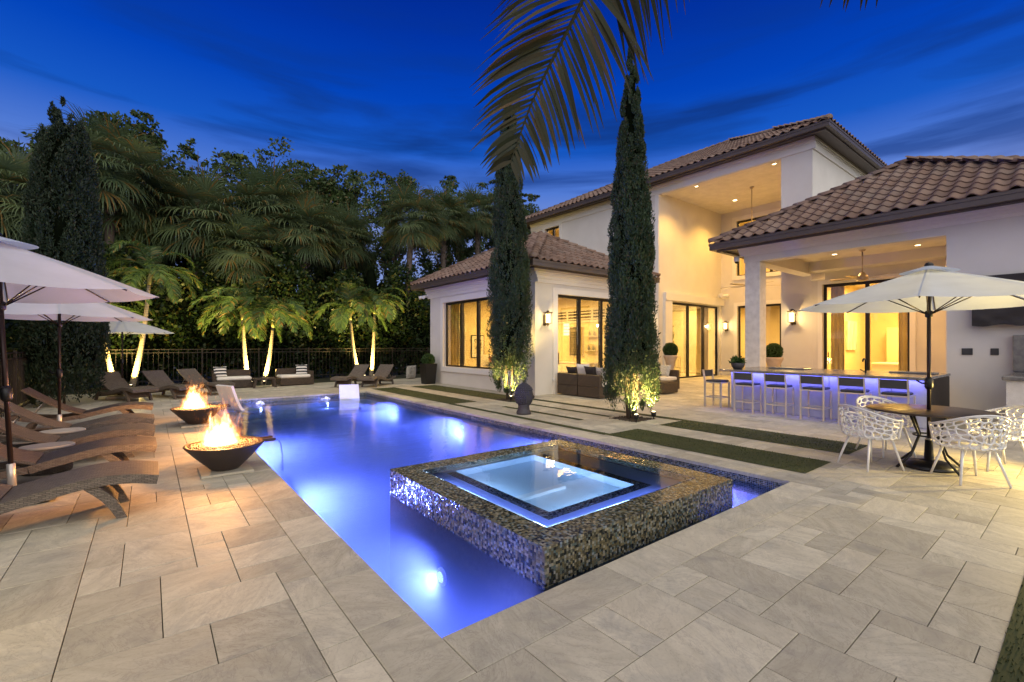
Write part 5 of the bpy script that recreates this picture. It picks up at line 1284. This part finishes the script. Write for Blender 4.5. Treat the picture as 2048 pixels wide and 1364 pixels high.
def arc(o, az, el, L_, droop, n=9):
    d_ = np.array([math.cos(az) * math.cos(el), math.sin(az) * math.cos(el), math.sin(el)]); p = np.array(o, float); out = [p.copy()]
    for i in range(n): d_ = nrmz(d_ + np.array([0, 0, -droop / n * (1 + i / n)])); p = p + d_ * L_ / n; out.append(p.copy())
    return out
def feather_palm(base, top, label, group, seed, lean=.0, nf=14, fl=2.05, tr=.085, bulge=1.25):
    g_ = np.random.default_rng(seed); t = thing('feather_palm', label, 'palm tree', base, group=group); b = Vector(base); tp = Vector(top) - b
    # trunk bows outward then up
    mid = Vector((tp.x * .62, tp.y * .62, tp.z * .45)); pts = [p for p in curve([(0, 0, -.05), mid, tp], 16)]
    m = MB(); m.tube(pts, [tr * (bulge - (bulge - .62) * i / (len(pts) - 1)) for i in range(len(pts))], 12); m.build('trunk', T['ringed'], t)
    d_ = (pts[-1] - pts[-3]).normalized(); cs = [tp + d_ * (.55 * i / 5) for i in range(6)]; m = MB(); m.tube(cs, [tr * .66, tr * .85, tr * .8, tr * .62, tr * .45, tr * .3], 12); m.build('crownshaft', T['shaft'], t)
    Q = Quads(); o = np.array(cs[-2]); ph = g_.uniform(0, 6.28)
    for k in range(nf):
        az = ph + 2.399 * k; el = R(g_.uniform(62, 80)) if k < 3 else R(g_.uniform(18, 58)); L_ = fl * g_.uniform(.85, 1.12)
        rc = arc(o, az, el, L_, g_.uniform(1.5, 2.3)); tube_q(Q, rc, .017, .004, .15); pinnate(Q, rc, 34, .56, .022, g_, .6, .55, .35, skip=.16)
    npobj('crown', Q.mesh('crown', T['palm']), t); return t
T['shaft'] = paint('palm_crownshaft', (.22, .23, .07), (.30, .24, .08), 5., .5)
def uplight(x, y, target, e, label, size=55, hz=0.):
    t = thing('uplight', label, 'uplight', (x, y, hz), group='garden uplights'); m = MB(); m.tube([(0, 0, -hz), (0, 0, .02)], .018, 8); m.lathe([(.012, 0), (.012, .06), (.05, .07), (.055, .16), (.05, .165)], 14); m.build('housing', T['black'], t)
    m = MB(); m.lathe([(.048, .160), (.03, .168), (0, .17)], 14); m.build('lens', T['bulb'], t)
    l = lamp('uplight_lamp', 'SPOT', (0, 0, .21), e, (1, .70, .20), t, .03, spot_size=R(size), spot_blend=.6); l.rotation_euler = (Vector(target) - Vector((x, y, .21 + hz))).to_track_quat('-Z', 'Y').to_euler()
P2 = [((-.92, 22.2), (205, 640), 'uplit feather palm at the small far umbrella, leaning to the cypress', 11), ((-.50, 22.2), (298, 570), 'uplit feather palm at the small far umbrella, leaning away from the cypress', 12),
      ((3.18, 21.2), (485, 640), 'uplit feather palm between the loveseats with a side sprout', 13), ((3.66, 21.0), (546, 655), 'uplit feather palm between the loveseats with darker crown', 14),
      ((8.0, 22.0), (701, 640), 'uplit feather palm behind the far loungers, leaning to the loveseats', 15), ((8.55, 22.0), (749, 628), 'uplit feather palm behind the far loungers, leaning to the wing', 16)]
for (bx_, by_), (tx, ty), lb, sd in P2:
    p, _ = pxpos(tx, by_ - .05, ty); feather_palm((bx_, by_, 0), p, lb, 'uplit feather palms', sd)
t = thing('palm_sprout', 'small lit frond sprouting from the palm between loveseats', 'frond', tuple(pxpos(482, 21.1, 640)[0])); Q = Quads(); g_ = np.random.default_rng(3)
for k in range(3): rc = arc((0, 0, 0), 2.9 + .3 * k, .5 - .1 * k, .45, 1.5); tube_q(Q, rc, .012, .004, .2); pinnate(Q, rc, 12, .18, .014, g_, .6, .5)
npobj('leaflets', Q.mesh('leaflets', T['palm']), t)
for x, y, tg, e, lb in ((-.86, 21.75, (-1.15, 22.2, 2.6), 1400, 'uplight under the cypress-side palm by the small umbrella'), (-.5, 21.75, (-.2, 22.2, 3), 1400, 'uplight under the palm by the small umbrella'), (3.2, 20.82, (3.0, 21.2, 2.8), 1700, 'uplight at the palm with a side sprout'), (3.62, 20.66, (3.85, 21, 2.8), 1700, 'uplight at the darker crowned palm'),
                        (8.05, 21.6, (7.7, 22, 3.0), 1800, 'uplight at the palm leaning to the loveseats'), (8.5, 21.6, (8.75, 22, 3.0), 1800, 'uplight at the palm leaning to the wing')): uplight(x, y - .12, tg, e * .75, lb, 120)
# fan palms
def fan_crown(seed, r, nl=58):
    g_ = np.random.default_rng(seed); Q = Quads()
    for k in range(nl):
        az = 2.399 * k + g_.uniform(-.2, .2); el = R(80 - 125 * (k / nl) ** .9 + g_.uniform(-8, 8)); pl = r * g_.uniform(.42, .62)
        rc = arc((0, 0, 0), az, el, pl, .5, 5); tube_q(Q, rc, .022, .012, .1); o = rc[-1]; ax = nrmz(rc[-1] - rc[-2]); sd = nrmz(np.cross(ax, (0, 0, 1))); up = np.cross(sd, ax); ns = 36; tn = g_.random()
        for j in range(ns):
            a = R(-130 + 260 * j / (ns - 1)) + g_.normal() * .03; dv = nrmz(ax * math.cos(a) + sd * math.sin(a) + up * .22); L_ = r * .56 * (.62 + .38 * math.cos(a / 2)) * g_.uniform(.85, 1.1); v = dv.copy(); pts = [o]
            for i in range(4): v = nrmz(v + np.array([0, 0, -.62]) * (i / 3) ** 1.5 * g_.uniform(.5, 1.5)); pts.append(pts[-1] + v * L_ / 4)
            pts = np.array(pts); wv = nrmz(np.cross(dv, up)); Q.strip(pts - wv * np.array([.003, .016, .017, .010, .0015])[:, None] * r * .62, pts + wv * np.array([.003, .016, .017, .010, .0015])[:, None] * r * .62, min(1, max(0, tn + g_.normal() * .1)))
    return Q.mesh('crown', T['sabal'])
fans = [fan_crown(s, 2.25) for s in (1, 2, 3)]
def fan_palm(px_, py_, Y, sc_, label, k):
    p, d_ = pxpos(px_, Y, py_); t = thing('fan_palm', label, 'palm tree', (p.x, p.y, 0), group='fan palms beyond the fence'); g_ = np.random.default_rng(100 + k)
    lean = g_.normal(0, .12); pts = [(lean * (f - 1) * 2, 0, p.z * f) for f in (0, .25, .5, .75, .96)]; m = MB(); m.tube(pts, [.20, .16, .15, .16, .19], 12)
    for q in range(34):
        a = q * 2.4; z = p.z * (.72 + .25 * q / 34); m.tube([(math.cos(a) * .14, math.sin(a) * .14, z), (math.cos(a) * .27, math.sin(a) * .27, z + .16)], [.05, .02], 5)
    m.build('trunk', T['sabaltrunk'], t); o = npobj('crown', fans[k % 3], t); o.location = (0, 0, p.z); o.scale = (sc_,) * 3; o.rotation_euler = (g_.normal(0, .08), g_.normal(0, .08), g_.uniform(0, 6.28)); return t
FP = [(25, 400, 24.6, 1.0, 'fan palm at the open side of the bulky cypress'), (62, 470, 26, 1.0, 'lower fan palm partly behind the bulky cypress'), (222, 345, 25.2, 1.15, 'tall pale fan palm right behind the bulky cypress'), (262, 425, 26.5, 1.1, 'fan palm with yellowing fronds below the tall pale one'), (395, 440, 26, 1.2, 'broad fan palm with orange-tinged fronds behind the first loveseat'),
      (545, 425, 27, 1.2, 'deep green fan palm behind the twin palms of the loveseats'), (610, 465, 25.8, 1.05, 'lower deep green fan palm beside the single-trunk fan palm group'), (690, 480, 27.5, 1., 'shaded fan palm over the fence gap light'), (825, 440, 24.4, 1.0, 'fan palm with a tall bare trunk at the wing corner'), (888, 440, 27, 1.05, 'fan palm whose crown rises just over the wing roof edge'), (955, 430, 28.5, 1.05, 'fan palm rising over the wing roof near the cypress'), (480, 500, 24.8, .9, 'small fan palm low behind the palm with a side sprout')]
for k, a in enumerate(FP): fan_palm(*a, k)
# broadleaf trees
def broad_tree(px_, py_, Y, w, label, seed, n=15000, sparse=False):
    p, d_ = pxpos(px_, Y, py_); H = p.z; g_ = np.random.default_rng(seed); t = thing('broadleaf_tree', label, 'tree', (p.x, p.y, 0), group='trees beyond the fence')
    m = MB(); m.tube([(0, 0, 0), (.1, 0, H * .3), (-.05, .1, H * .6)], [.17, .13, .07], 9); ends = []
    nb = 30 if not sparse else 9
    for k in range(nb):
        a = g_.uniform(0, 6.28); z0 = H * g_.uniform(.25, .55); e_ = np.array([math.cos(a) * w * g_.uniform(.25, .8), math.sin(a) * w * g_.uniform(.25, .8), H * g_.uniform(.28, .95)]); 
        if k == 0: e_ = np.array([0, 0, H * .97])
        mid = e_ * .5 + np.array([0, 0, z0 * .5]); m.tube([(0, 0, z0), tuple(mid), tuple(e_)], [.06, .035, .012], 5); ends.append(e_)
    m.build('trunk', T['bark'], t)
    c = []; 
    for e_ in ends:
        for _ in range(5 if not sparse else 3): c.append(e_ + g_.normal(size=3) * np.array([w * .22, w * .22, H * .07]))
    c = np.array(c); idx = g_.integers(0, len(c), n); rr = g_.uniform(.35, .75, len(c))[idx] * (w / 2.4) * (.6 if sparse else 1); d_ = g_.normal(size=(n, 3)); d_ /= np.linalg.norm(d_, axis=1)[:, None]
    pos = c[idx] + d_ * (rr * g_.uniform(.2, 1., n) ** .6)[:, None]; pos[:, 2] = np.clip(pos[:, 2], H * .15, H * 1.04)
    npobj('crown', leaf_cards(pos, d_, g_, .12, T['oak'], 'crown', .55), t)
BT = [(15, 300, 29, 2.6, 'bright leafed tree at the open side of the bulky cypress'), (240, 262, 30, 2.2, 'tree rising behind the tall pale fan palm'), (310, 300, 30, 2.2, 'dark round tree beside the tall pale fan palm'), (470, 335, 31, 2.6, 'dark bushy tree behind the broad fan palm'), (555, 322, 31, 2.4, 'dark bushy tree above the deep green fan palms'), (640, 362, 32, 2.3, 'low dark tree over the lower fan palm'), (715, 362, 31, 2.4, 'dark tree above the shaded fan palm'), (790, 372, 33, 2.4, 'grey green tree behind the bare-trunk fan palm'), (895, 378, 32, 2.4, 'grey green tree above the wing eave'), (985, 385, 33, 2.6, 'tree top beside the cypress over the wing roof'), (1062, 405, 36, 2.2, 'small tree top peeking over the wing ridge'), (150, 320, 32, 2.4, 'tree hidden mostly by the bulky cypress')]
for k, (a, b, c_, e_, lb) in enumerate(BT): broad_tree(a, b, c_, e_, lb, 300 + k)
broad_tree(396, 288, 29.5, 1.5, 'thin sparse sapling standing above the other trees', 400, 900, True)
# hedge behind the fence
def hedge(name, label, p0, p1, thick, H, n, seed):
    g_ = np.random.default_rng(seed); p0, p1 = np.array(p0, float), np.array(p1, float); L_ = np.linalg.norm(p1 - p0); d_ = (p1 - p0) / L_; nn = np.array([-d_[1], d_[0]])
    t = thing(name, label, 'hedge', (p0[0], p0[1], 0))
    m = MB(); K = int(L_ / .6)
    for k in range(K):
        h = H * (.80 + .12 * math.sin(k * 1.7) + .08 * math.sin(k * .61)); c = d_ * (k + .5) * .6 + nn * thick * .5; m.ball((c[0], c[1], h * .48), (.42, thick * .42, h * .46), 8, 8)
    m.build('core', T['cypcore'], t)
    s = g_.uniform(0, L_, n); f = g_.uniform(0, 1, n) ** 1.6; z = g_.uniform(0, 1, n) ** .85; hh = H * (.86 + .10 * np.sin(s * 2.1) + .08 * np.sin(s * .77 + 1)); z = z * hh
    off = thick * (.0 + .55 * f) - .25 * np.sin(s * 3 + z * 2.) * .8 + .25 * (z / H) ** 2
    pos = np.stack([d_[0] * s + nn[0] * off, d_[1] * s + nn[1] * off, z], 1) + g_.normal(size=(n, 3)) * .1
    dv = np.tile(np.array([-nn[0], -nn[1], .4]), (n, 1)); npobj('foliage', leaf_cards(pos, dv, g_, .095, T['hedge'], 'foliage', .62, .8), t)
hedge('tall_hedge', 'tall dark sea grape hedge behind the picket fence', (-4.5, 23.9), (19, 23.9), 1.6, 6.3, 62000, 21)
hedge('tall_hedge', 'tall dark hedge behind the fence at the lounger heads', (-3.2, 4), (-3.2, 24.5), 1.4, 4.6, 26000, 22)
# low shrubs/ground plants at the fence foot
# cypresses
def cypress(x, y, prof, label, n, seed, stems=5, z0=.35, size=.036, core=.66, mat='cyp'):
    """prof: list of (z, radius)"""
    g_ = np.random.default_rng(seed); t = thing('cypress', label, 'cypress tree', (x, y, 0), group='columnar cypress trees'); zs_ = np.array([p[0] for p in prof]); rs = np.array([p[1] for p in prof])
    m = MB()
    for k in range(stems):
        a = 2 * math.pi * k / stems; r = .10 if stems > 1 else 0; m.tube([(math.cos(a) * r * .7, math.sin(a) * r * .7, -.03), (math.cos(a) * r * 1.3, math.sin(a) * r * 1.3, .7), (math.cos(a) * r * 1.1, math.sin(a) * r * 1.1, 2.2), (0, 0, zs_[-1] * .8)], [.03, .026, .022, .008], 7)
    m.build('trunk', T['bark'], t)
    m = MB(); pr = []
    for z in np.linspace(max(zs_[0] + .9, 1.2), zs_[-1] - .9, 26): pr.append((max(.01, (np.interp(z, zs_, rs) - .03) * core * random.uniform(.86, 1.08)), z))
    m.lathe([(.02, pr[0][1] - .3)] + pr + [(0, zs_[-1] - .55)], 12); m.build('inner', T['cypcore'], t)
    # upright plumes, each a spindle of small sprays
    zz_ = np.linspace(zs_[0], zs_[-1], 300); wgt = np.interp(zz_, zs_, rs) + .10; wgt = wgt * np.clip((zz_ - zs_[0]) / 1.6, .16, 1); cdf = np.cumsum(wgt); cdf /= cdf[-1]
    nc = max(200, n // 190); cz = np.interp(g_.random(nc), cdf, zz_); ca = g_.uniform(0, 6.283, nc); Rl = np.interp(cz, zs_, rs)
    pr_ = np.clip(Rl * g_.uniform(.16, .30, nc), .035, .16); ph_ = pr_ * g_.uniform(2.2, 4.2, nc); cr = np.maximum(Rl - pr_ * g_.uniform(.5, 1.3, nc), 0); ct = g_.random(nc)
    idx = g_.integers(0, nc, n); d_ = g_.normal(size=(n, 3)); d_ /= np.linalg.norm(d_, axis=1)[:, None]; k_ = g_.uniform(.55, 1.08, n) ** .7
    tap = 1 - .45 * np.clip(d_[:, 2], 0, 1)
    px_ = np.cos(ca[idx]) * cr[idx] + d_[:, 0] * pr_[idx] * k_ * tap; py_ = np.sin(ca[idx]) * cr[idx] + d_[:, 1] * pr_[idx] * k_ * tap; pz = np.clip(cz[idx] + d_[:, 2] * ph_[idx] * k_, zs_[0] - .02, zs_[-1] + .05)
    dv = np.stack([d_[:, 0] * .5, d_[:, 1] * .5, np.full(n, .8)], 1)
    me = leaf_cards(np.stack([px_, py_, pz], 1), dv, g_, size, T[mat], 'foliage', .28, .40)
    me.attributes['tone'].data.foreach_set('value', np.clip(ct[idx] * .7 + g_.random(n) * .3, 0, 1).astype(np.float32)); npobj('crown', me, t); return t
def prof_px(rows, d_, yb=None): return sorted([(1.6 + (690 - y) / 922 * d_, w * d_ / 922) for y, w in rows])
d1 = 8.26 * SN + 10.6 * CS; d2 = 8.22 * SN + 6.25 * CS; d3 = -1.76 * SN + 17.0 * CS
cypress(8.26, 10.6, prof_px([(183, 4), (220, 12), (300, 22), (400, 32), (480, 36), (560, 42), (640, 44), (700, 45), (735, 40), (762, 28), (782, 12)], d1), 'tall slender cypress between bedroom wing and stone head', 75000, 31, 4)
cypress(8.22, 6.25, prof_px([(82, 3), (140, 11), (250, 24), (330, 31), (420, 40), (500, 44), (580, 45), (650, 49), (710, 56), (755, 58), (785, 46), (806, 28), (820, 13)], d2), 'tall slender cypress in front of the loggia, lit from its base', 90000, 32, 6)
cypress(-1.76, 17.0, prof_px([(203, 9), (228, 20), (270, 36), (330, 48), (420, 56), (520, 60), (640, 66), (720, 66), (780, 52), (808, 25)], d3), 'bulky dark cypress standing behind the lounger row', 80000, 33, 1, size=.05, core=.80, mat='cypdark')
for x, y, tg, e, lb, s in ((7.93, 5.90, (8.15, 6.25, 1.6), 900, 'uplight at the loggia cypress, on the pool side', 95), (8.56, 5.92, (8.3, 6.25, 1.6), 750, 'uplight at the loggia cypress, on the bar side', 95), (8.02, 10.22, (8.25, 10.6, 1.6), 800, 'uplight at the bedroom wing cypress', 95)): uplight(x, y, tg, e, lb, s)
# coconut palm whose fronds hang into view from above
cp = thing('coconut_palm', 'coconut palm whose drooping fronds hang in from above', 'palm tree', (2.18, -.95, 0)); CB = np.array([2.18, -.95, 0])
m = MB(); m.tube([(0, -.5, 0), (.05, -.3, 2), (.02, -.1, 4), (0, 0, 6.3)], [.20, .15, .13, .12], 14); m.build('trunk', T['sabaltrunk'], cp)
fw = np.array([SN, CS, 0]); rt = np.array([CS, -SN, 0])
def cs_(x, y, d_): return fw * d_ + rt * ((x - 1024) / 922 * d_) + np.array([0, 0, 1.6 + (690 - y) / 922 * d_])
crown = CB + np.array([0, 0, 6.35]); g_ = np.random.default_rng(9)
def smooth(ps, n=26): return [np.array(p) for p in curve([tuple(p) for p in ps], n)]
Q = Quads()
main = smooth([crown, crown * .55 + cs_(1230, -150, 3.7) * .45 + np.array([0, 0, .45]), cs_(1230, -150, 3.7), cs_(1163, 5, 3.8), cs_(1105, 120, 3.85), cs_(1062, 210, 3.9), cs_(1022, 322, 3.95)], 36)
tube_q(Q, main, .028, .006, .5); pinnate(Q, main, 84, 1.28, .020, g_, .50, .26, .05, side_ref=tuple(-fw * .9 + np.array([0, 0, .3])), skip=.30)
fr2 = smooth([crown, crown * .5 + cs_(1700, -130, 3.0) * .5 + np.array([0, 0, .5]), cs_(1700, -130, 3.0), cs_(1900, -70, 3.4)], 20); tube_q(Q, fr2, .026, .006, .5); pinnate(Q, fr2, 46, .46, .016, g_, .5, .7, .05, skip=.2)
for k, az in enumerate((-2.6, -1.9, -1.2, -.5, 2.4, 3.1)):
    rc = arc(crown, az, R(38), 3.6, 1.7, 12); tube_q(Q, rc, .03, .006, .5); pinnate(Q, rc, 44, .85, .021, g_, .6, .45, .2)
me = Q.mesh('fronds', T['coco']); o = npobj('fronds', me, cp); o.location = tuple(-CB)

# ================================================================== THINGS SEEN THROUGH THE GLASS
T['curtain'] = fabric('curtain_cloth', (.70, .60, .38), .3)
def curtain(x0, y0, x1, y1, h, label, n=40):
    m = MB(); vs = []; dx, dy = x1 - x0, y1 - y0; L_ = math.hypot(dx, dy); nx_, ny_ = -dy / L_, dx / L_
    for z in (0.02, h):
        for i in range(n + 1):
            f = i / n; w_ = .045 * math.sin(f * L_ * 42) + .015 * math.sin(f * 19 + z); vs.append((x0 + dx * f + nx_ * w_, y0 + dy * f + ny_ * w_, z))
    m.add(vs, [(i, i + 1, n + 2 + i, n + 1 + i) for i in range(n)], 0, True); o = m.build('curtain', T['curtain']); s_ = o.modifiers.new('s', 'SOLIDIFY'); s_.thickness = .008; tag(o, label, 'curtain')
curtain(10.15, 17.35, 10.45, 16.9, 3.4, 'pale curtain gathered at the bedroom window end'); curtain(22.35, 12.85, 23.5, 12.9, 3.8, 'pale curtain behind the last loggia door panel'); curtain(18.75, 5.75, 18.75, 5.35, 3.8, 'olive curtain at the bar-side door nearest the lantern'); curtain(18.75, 3.9, 18.75, 3.56, 3.8, 'olive curtain at the bar-side door nearest the covered television')
t = thing('shutter', 'white louvred shutter on the bedroom far wall', 'shutter', (10.85, 17.58, 0)); m = MB(); 
for a in ((-.36, -.30, .7, 3.1), (.30, .36, .7, 3.1), (-.30, .30, .7, .78), (-.30, .30, 3.02, 3.1), (-.30, .30, 2.35, 2.45)): m.box(a[0], a[1], -.03, .02, a[2], a[3])
m.build('frame', T['interior_white'], t); m = MB(); m.box(-.3, .3, .012, .02, .78, 3.02); m.build('backing', T['pillowdark'], t)
for k in range(24):
    z = .83 + k * .092
    if abs(z - 2.4) > .07: m = MB(); m.box(-.29, .29, -.02, .005, z, z + .035); m.build('slat', T['interior_white'], t)
p_, _ = pxpos(955, 17.6, 693); t = thing('framed_picture', 'black framed abstract picture on the bedroom wall', 'picture', (p_.x, 17.6, p_.z)); m = MB()
m.cbox(-.36, .36, -.03, .02, -.52, .52, .01); m.build('frame', T['black'], t); m = MB(); m.box(-.32, .32, -.034, -.031, -.48, .48); m.build('mat_board', T['interior_white'], t)
m = MB(); m.box(-.2, .2, -.038, -.035, -.34, .34); tt = NT('abstract_print'); vn = tt.noise(tt.coord(), 6., 3, .5, 1.); m.build('print', tt.done(tt.bsdf(tt.mix(tt.math('GREATER_THAN', vn, .52), (.65, .6, .42), (.12, .10, .08)), .8)), t)
t = thing('bed', 'white bed against the bedroom far wall', 'bed', (12.9, 16.5, 0)); m = MB(); m.cbox(-.9, .9, -.9, 1.0, .18, .62, .06); m.build('mattress', T['cushion'], t); m = MB(); m.cbox(-.95, .95, 1.0, 1.08, 0, 1.15, .03); m.build('headboard', T['interior_white'], t)
for x, y, z, mt, lb, s in ((12.5, 17.2, .86, 'cushion', 'white pillow on the bed', .6), (12.3, 17.0, .90, 'rust', 'rust coloured pillow on the bed', .5), (13.1, 17.1, .88, 'pillowdark', 'dark fur pillow on the bed', .5)):
    T.setdefault('rust', paint('rust_cloth', (.30, .11, .05), rough=.9)); pl = thing('bed_pillow', lb, 'pillow', (x, y, z), 0, 'bed pillows'); m = MB(); pillow(m, s, s * .85, .18); q = m.build('cover', T[mt], pl); q.rotation_euler = (R(65), 0, .3)
t = thing('vanity', 'white vanity cabinet with basin on the wing inner wall', 'vanity', (14.2, 13.9, 0)); m = MB(); m.cbox(-.28, .3, -1.2, 1.2, .1, .82, .01); m.build('cabinet', T['interior_white'], t); m = MB(); m.cbox(-.3, .3, -1.22, 1.22, .82, .87, .008); m.build('top', T['cushion'], t); m = MB(); m.tube([(.1, 0, .87), (.1, 0, 1.15), (-.05, 0, 1.13)], .015, 7); m.build('tap', T['steel'], t)
t = thing('wall_mirror', 'tall mirror above the vanity', 'mirror', (14.5, 13.9, 1.75)); m = MB(); m.cbox(-.02, .02, -.42, .42, -.65, .65, .008); m.build('frame', T['steel'], t); m = MB(); m.box(-.026, -.021, -.38, .38, -.61, .61); m.build('glass', paint('mirror', (.8, .78, .7), rough=.05, metal=1.), t)
t = thing('wall_shelf', 'open white shelves with small vases by the mirror', 'shelf', (14.45, 13.0, 0))
for z in (1.35, 1.95): m = MB(); m.cbox(-.1, .1, -.3, .3, z, z + .035, .004); m.build('shelf_board', T['interior_white'], t)
for k, (yy, zz_, vl) in enumerate(((12.85, 1.985, 'pale vase on the upper shelf, away from the mirror'), (13.1, 1.985, 'pale vase on the upper shelf, beside the mirror'), (12.9, 1.385, 'pale vase on the lower shelf, away from the mirror'), (13.15, 1.385, 'pale vase on the lower shelf, beside the mirror'))): m = MB(); m.lathe([(.03, 0), (.055, .05), (.05, .12), (.02, .17), (.025, .22)], 12, (14.45, yy, zz_)); tag(m.build('vase', T['concrete']), vl, 'vase', 'vases on the shelves')
t = thing('transom_louver', 'white transom with dark louvres on the wing inner wall', 'louvre', (14.5, 13.7, 2.85)); m = MB(); m.cbox(-.03, .02, -1.5, 1.5, -.3, .3, .01); m.build('frame', T['interior_white'], t)
for k in range(4):
    m = MB(); m.box(-.034, -.031, -1.4 + k * .72, -.78 + k * .72, -.2, .2); b_ = m.build('backing', T['pillowdark'], t)
    for q in range(3): m = MB(); m.box(-.055, -.036, -1.4 + k * .72, -.78 + k * .72, -.17 + q * .13, -.12 + q * .13); m.build('slat', T['interior_white'], t)
t = thing('bathtub', 'white oval bathtub behind the wing sliding door', 'bathtub', (12.5, 12.2, 0), R(20)); m = MB(); m.lathe([(.30, 0), (.36, .05), (.42, .40), (.47, .60), (.48, .62), (.45, .62), (.38, .4), (.3, .14), (0, .12)], 32); m.v = [(p[0] * 1.9, p[1], p[2] + .0) for p in m.v]; m.build('shell', T['whiteplastic'], t)
T['pend'] = emit('crystal_pendant_glow', (1, .85, .55), 3.)
def pendant(x, y, zt_, zb_, r, label):
    t = thing('pendant_light', label, 'pendant light', (x, y, zb_)); m = MB(); m.tube([(0, 0, .5), (0, 0, zt_ - zb_)], .008, 6); m.build('cord', T['steel'], t)
    for k in range(4): m = MB(); m.lathe([(r, k * .13), (r * 1.02, k * .13 + .1)], 20); m.lathe([(r * .9, k * .13 + .1), (r * .9, k * .13)], 20); m.build('ring', T['pend'], t)
pendant(13.7, 13.7, 3.7, 2.0, .12, 'crystal ring pendant in front of the vanity mirror'); pendant(21.0, 14.6, 4.05, 2.3, .28, 'tiered crystal pendant seen through the loggia doors')
t = thing('fiddle_leaf_fig', 'tall leafy fig plant inside the loggia doors', 'potted plant', (20.7, 13.5, 0)); m = MB(); m.lathe([(.14, 0), (.2, .4), (.19, .42)], 20); m.build('pot', T['concrete'], t); m = MB(); m.tube([(0, 0, .4), (.03, .02, 1.3), (0, 0, 2.5)], .02, 6); m.build('stem', T['bark'], t)
g_ = np.random.default_rng(8); zz2 = g_.uniform(.9, 2.7, 110); aa = g_.uniform(0, 6.28, 110); d_ = np.stack([np.cos(aa), np.sin(aa), np.full(110, .5)], 1); npobj('leaves', leaf_cards(np.stack([np.cos(aa) * .2, np.sin(aa) * .2, zz2], 1), d_, g_, .16, T['box'], 'leaves', .55, .3), t)
t = thing('kitchen_hood', 'white kitchen hood and cabinets behind the loggia doors', 'kitchen', (22.6, 18.4, 0)); m = MB(); m.cbox(-2.5, 2.5, -.3, .35, 0, .92, .01); m.build('base_cabinet', T['interior_white'], t); m = MB(); m.cbox(-2.52, 2.52, -.33, .35, .925, .97, .005); m.build('worktop', T['cushion'], t); m = MB(); m.add([(-.7, -.3, 1.9), (.7, -.3, 1.9), (.7, .35, 1.9), (-.7, .35, 1.9), (-.4, -.1, 3.2), (.4, -.1, 3.2), (.4, .35, 3.2), (-.4, .35, 3.2)], [(0, 1, 5, 4), (1, 2, 6, 5), (2, 3, 7, 6), (3, 0, 4, 7), (3, 2, 1, 0), (4, 5, 6, 7)]); m.build('hood', T['trim'], t)
for x, y, a, lb in ((21.6, 13.6, 40, 'dark framed dining chair just inside the loggia doors'), (22.1, 14.3, 160, 'dark framed dining chair farther inside the loggia doors')):
    t = thing('dining_chair', lb, 'chair', (x, y, 0), R(a)); m = MB(); m.cbox(-.22, .22, -.22, .22, .43, .50, .02); m.build('seat', T['cushion'], t)
    for sx in (-1, 1):
        for sy in (-1, 1): m = MB(); m.tube([(sx * .2, sy * .2, 0), (sx * .2, sy * .2, .43 if sx > 0 else .98)], .012, 6); m.build('leg', T['bronze'], t)
    m = MB(); m.tube([(-.2, -.2, .97), (-.22, 0, 1.02), (-.2, .2, .97)], .012, 6)
    for k in range(4): m.tube([(-.2, -.12 + k * .08, .5), (-.21, -.12 + k * .08, .99)], .007, 5)
    m.build('backrest', T['bronze'], t)
t = thing('wall_art', 'pale abstract canvas on a side wall behind the bar doors', 'picture', (22.0, 6.06, 1.95)); m = MB(); m.cbox(-.55, .55, -.05, .03, -.55, .6, .01); tt = NT('pale_streaks'); m.build('canvas', tt.done(tt.bsdf(tt.mix(tt.ramp(tt.noise(tt.mapping(tt.coord(), (9, 1, 1)), 1.4, 4), [(.4, 0.), (.65, 1.)]), (.78, .76, .72), (.42, .38, .33)), .7)), t)
t = thing('armoire', 'pale wooden armoire behind the bar doors', 'armoire', (23.6, 4.7, 0)); m = MB(); m.cbox(-.3, .3, -.55, .55, .08, 2.3, .02); m.build('carcass', T['cream'], t)
for s in (-1, 1): m = MB(); a, b = sorted((s * .01, s * .52)); m.cbox(-.325, -.301, a, b, .15, 2.2, .008); q = m.build('door', T['cream'], t); m = MB(); m.ball((-.34, s * .06, 1.1), .018, 8, 6); m.build('knob', T['bronze'], q)
t = thing('table_lamp', 'lit table lamp with square shade on the desk', 'lamp', (22.6, 4.35, .95)); m = MB(); m.lathe([(.08, 0), (.03, .03), (.05, .2), (.02, .38)], 16); m.build('base', T['concrete'], t); m = MB(); m.lathe([(.17, .38), (.15, .72)], 20); m.build('shade', T['pend'], t)
t = thing('desk', 'pale desk with drawers behind the bar doors', 'desk', (21.9, 4.4, 0)); m = MB(); m.cbox(-.5, .9, -.7, .9, .86, .93, .01); m.build('top', T['interior_white'], t); m = MB(); m.cbox(-.45, .85, -.65, .85, .02, .86, .01); m.build('drawers', T['interior_white'], t)

uplight(9.05, -.05, (8.0, 1.0, .9), 420, 'post floodlight in the turf beside the dining set', 170, .55); uplight(-1.9, 3.2, (.3, 3.3, .55), 60, 'post floodlight at the end of the lounger row', 165, .5); uplight(-.35, 20.3, (-.6, 18.3, 1.9), 330, 'ground uplight behind the small far umbrella', 110)
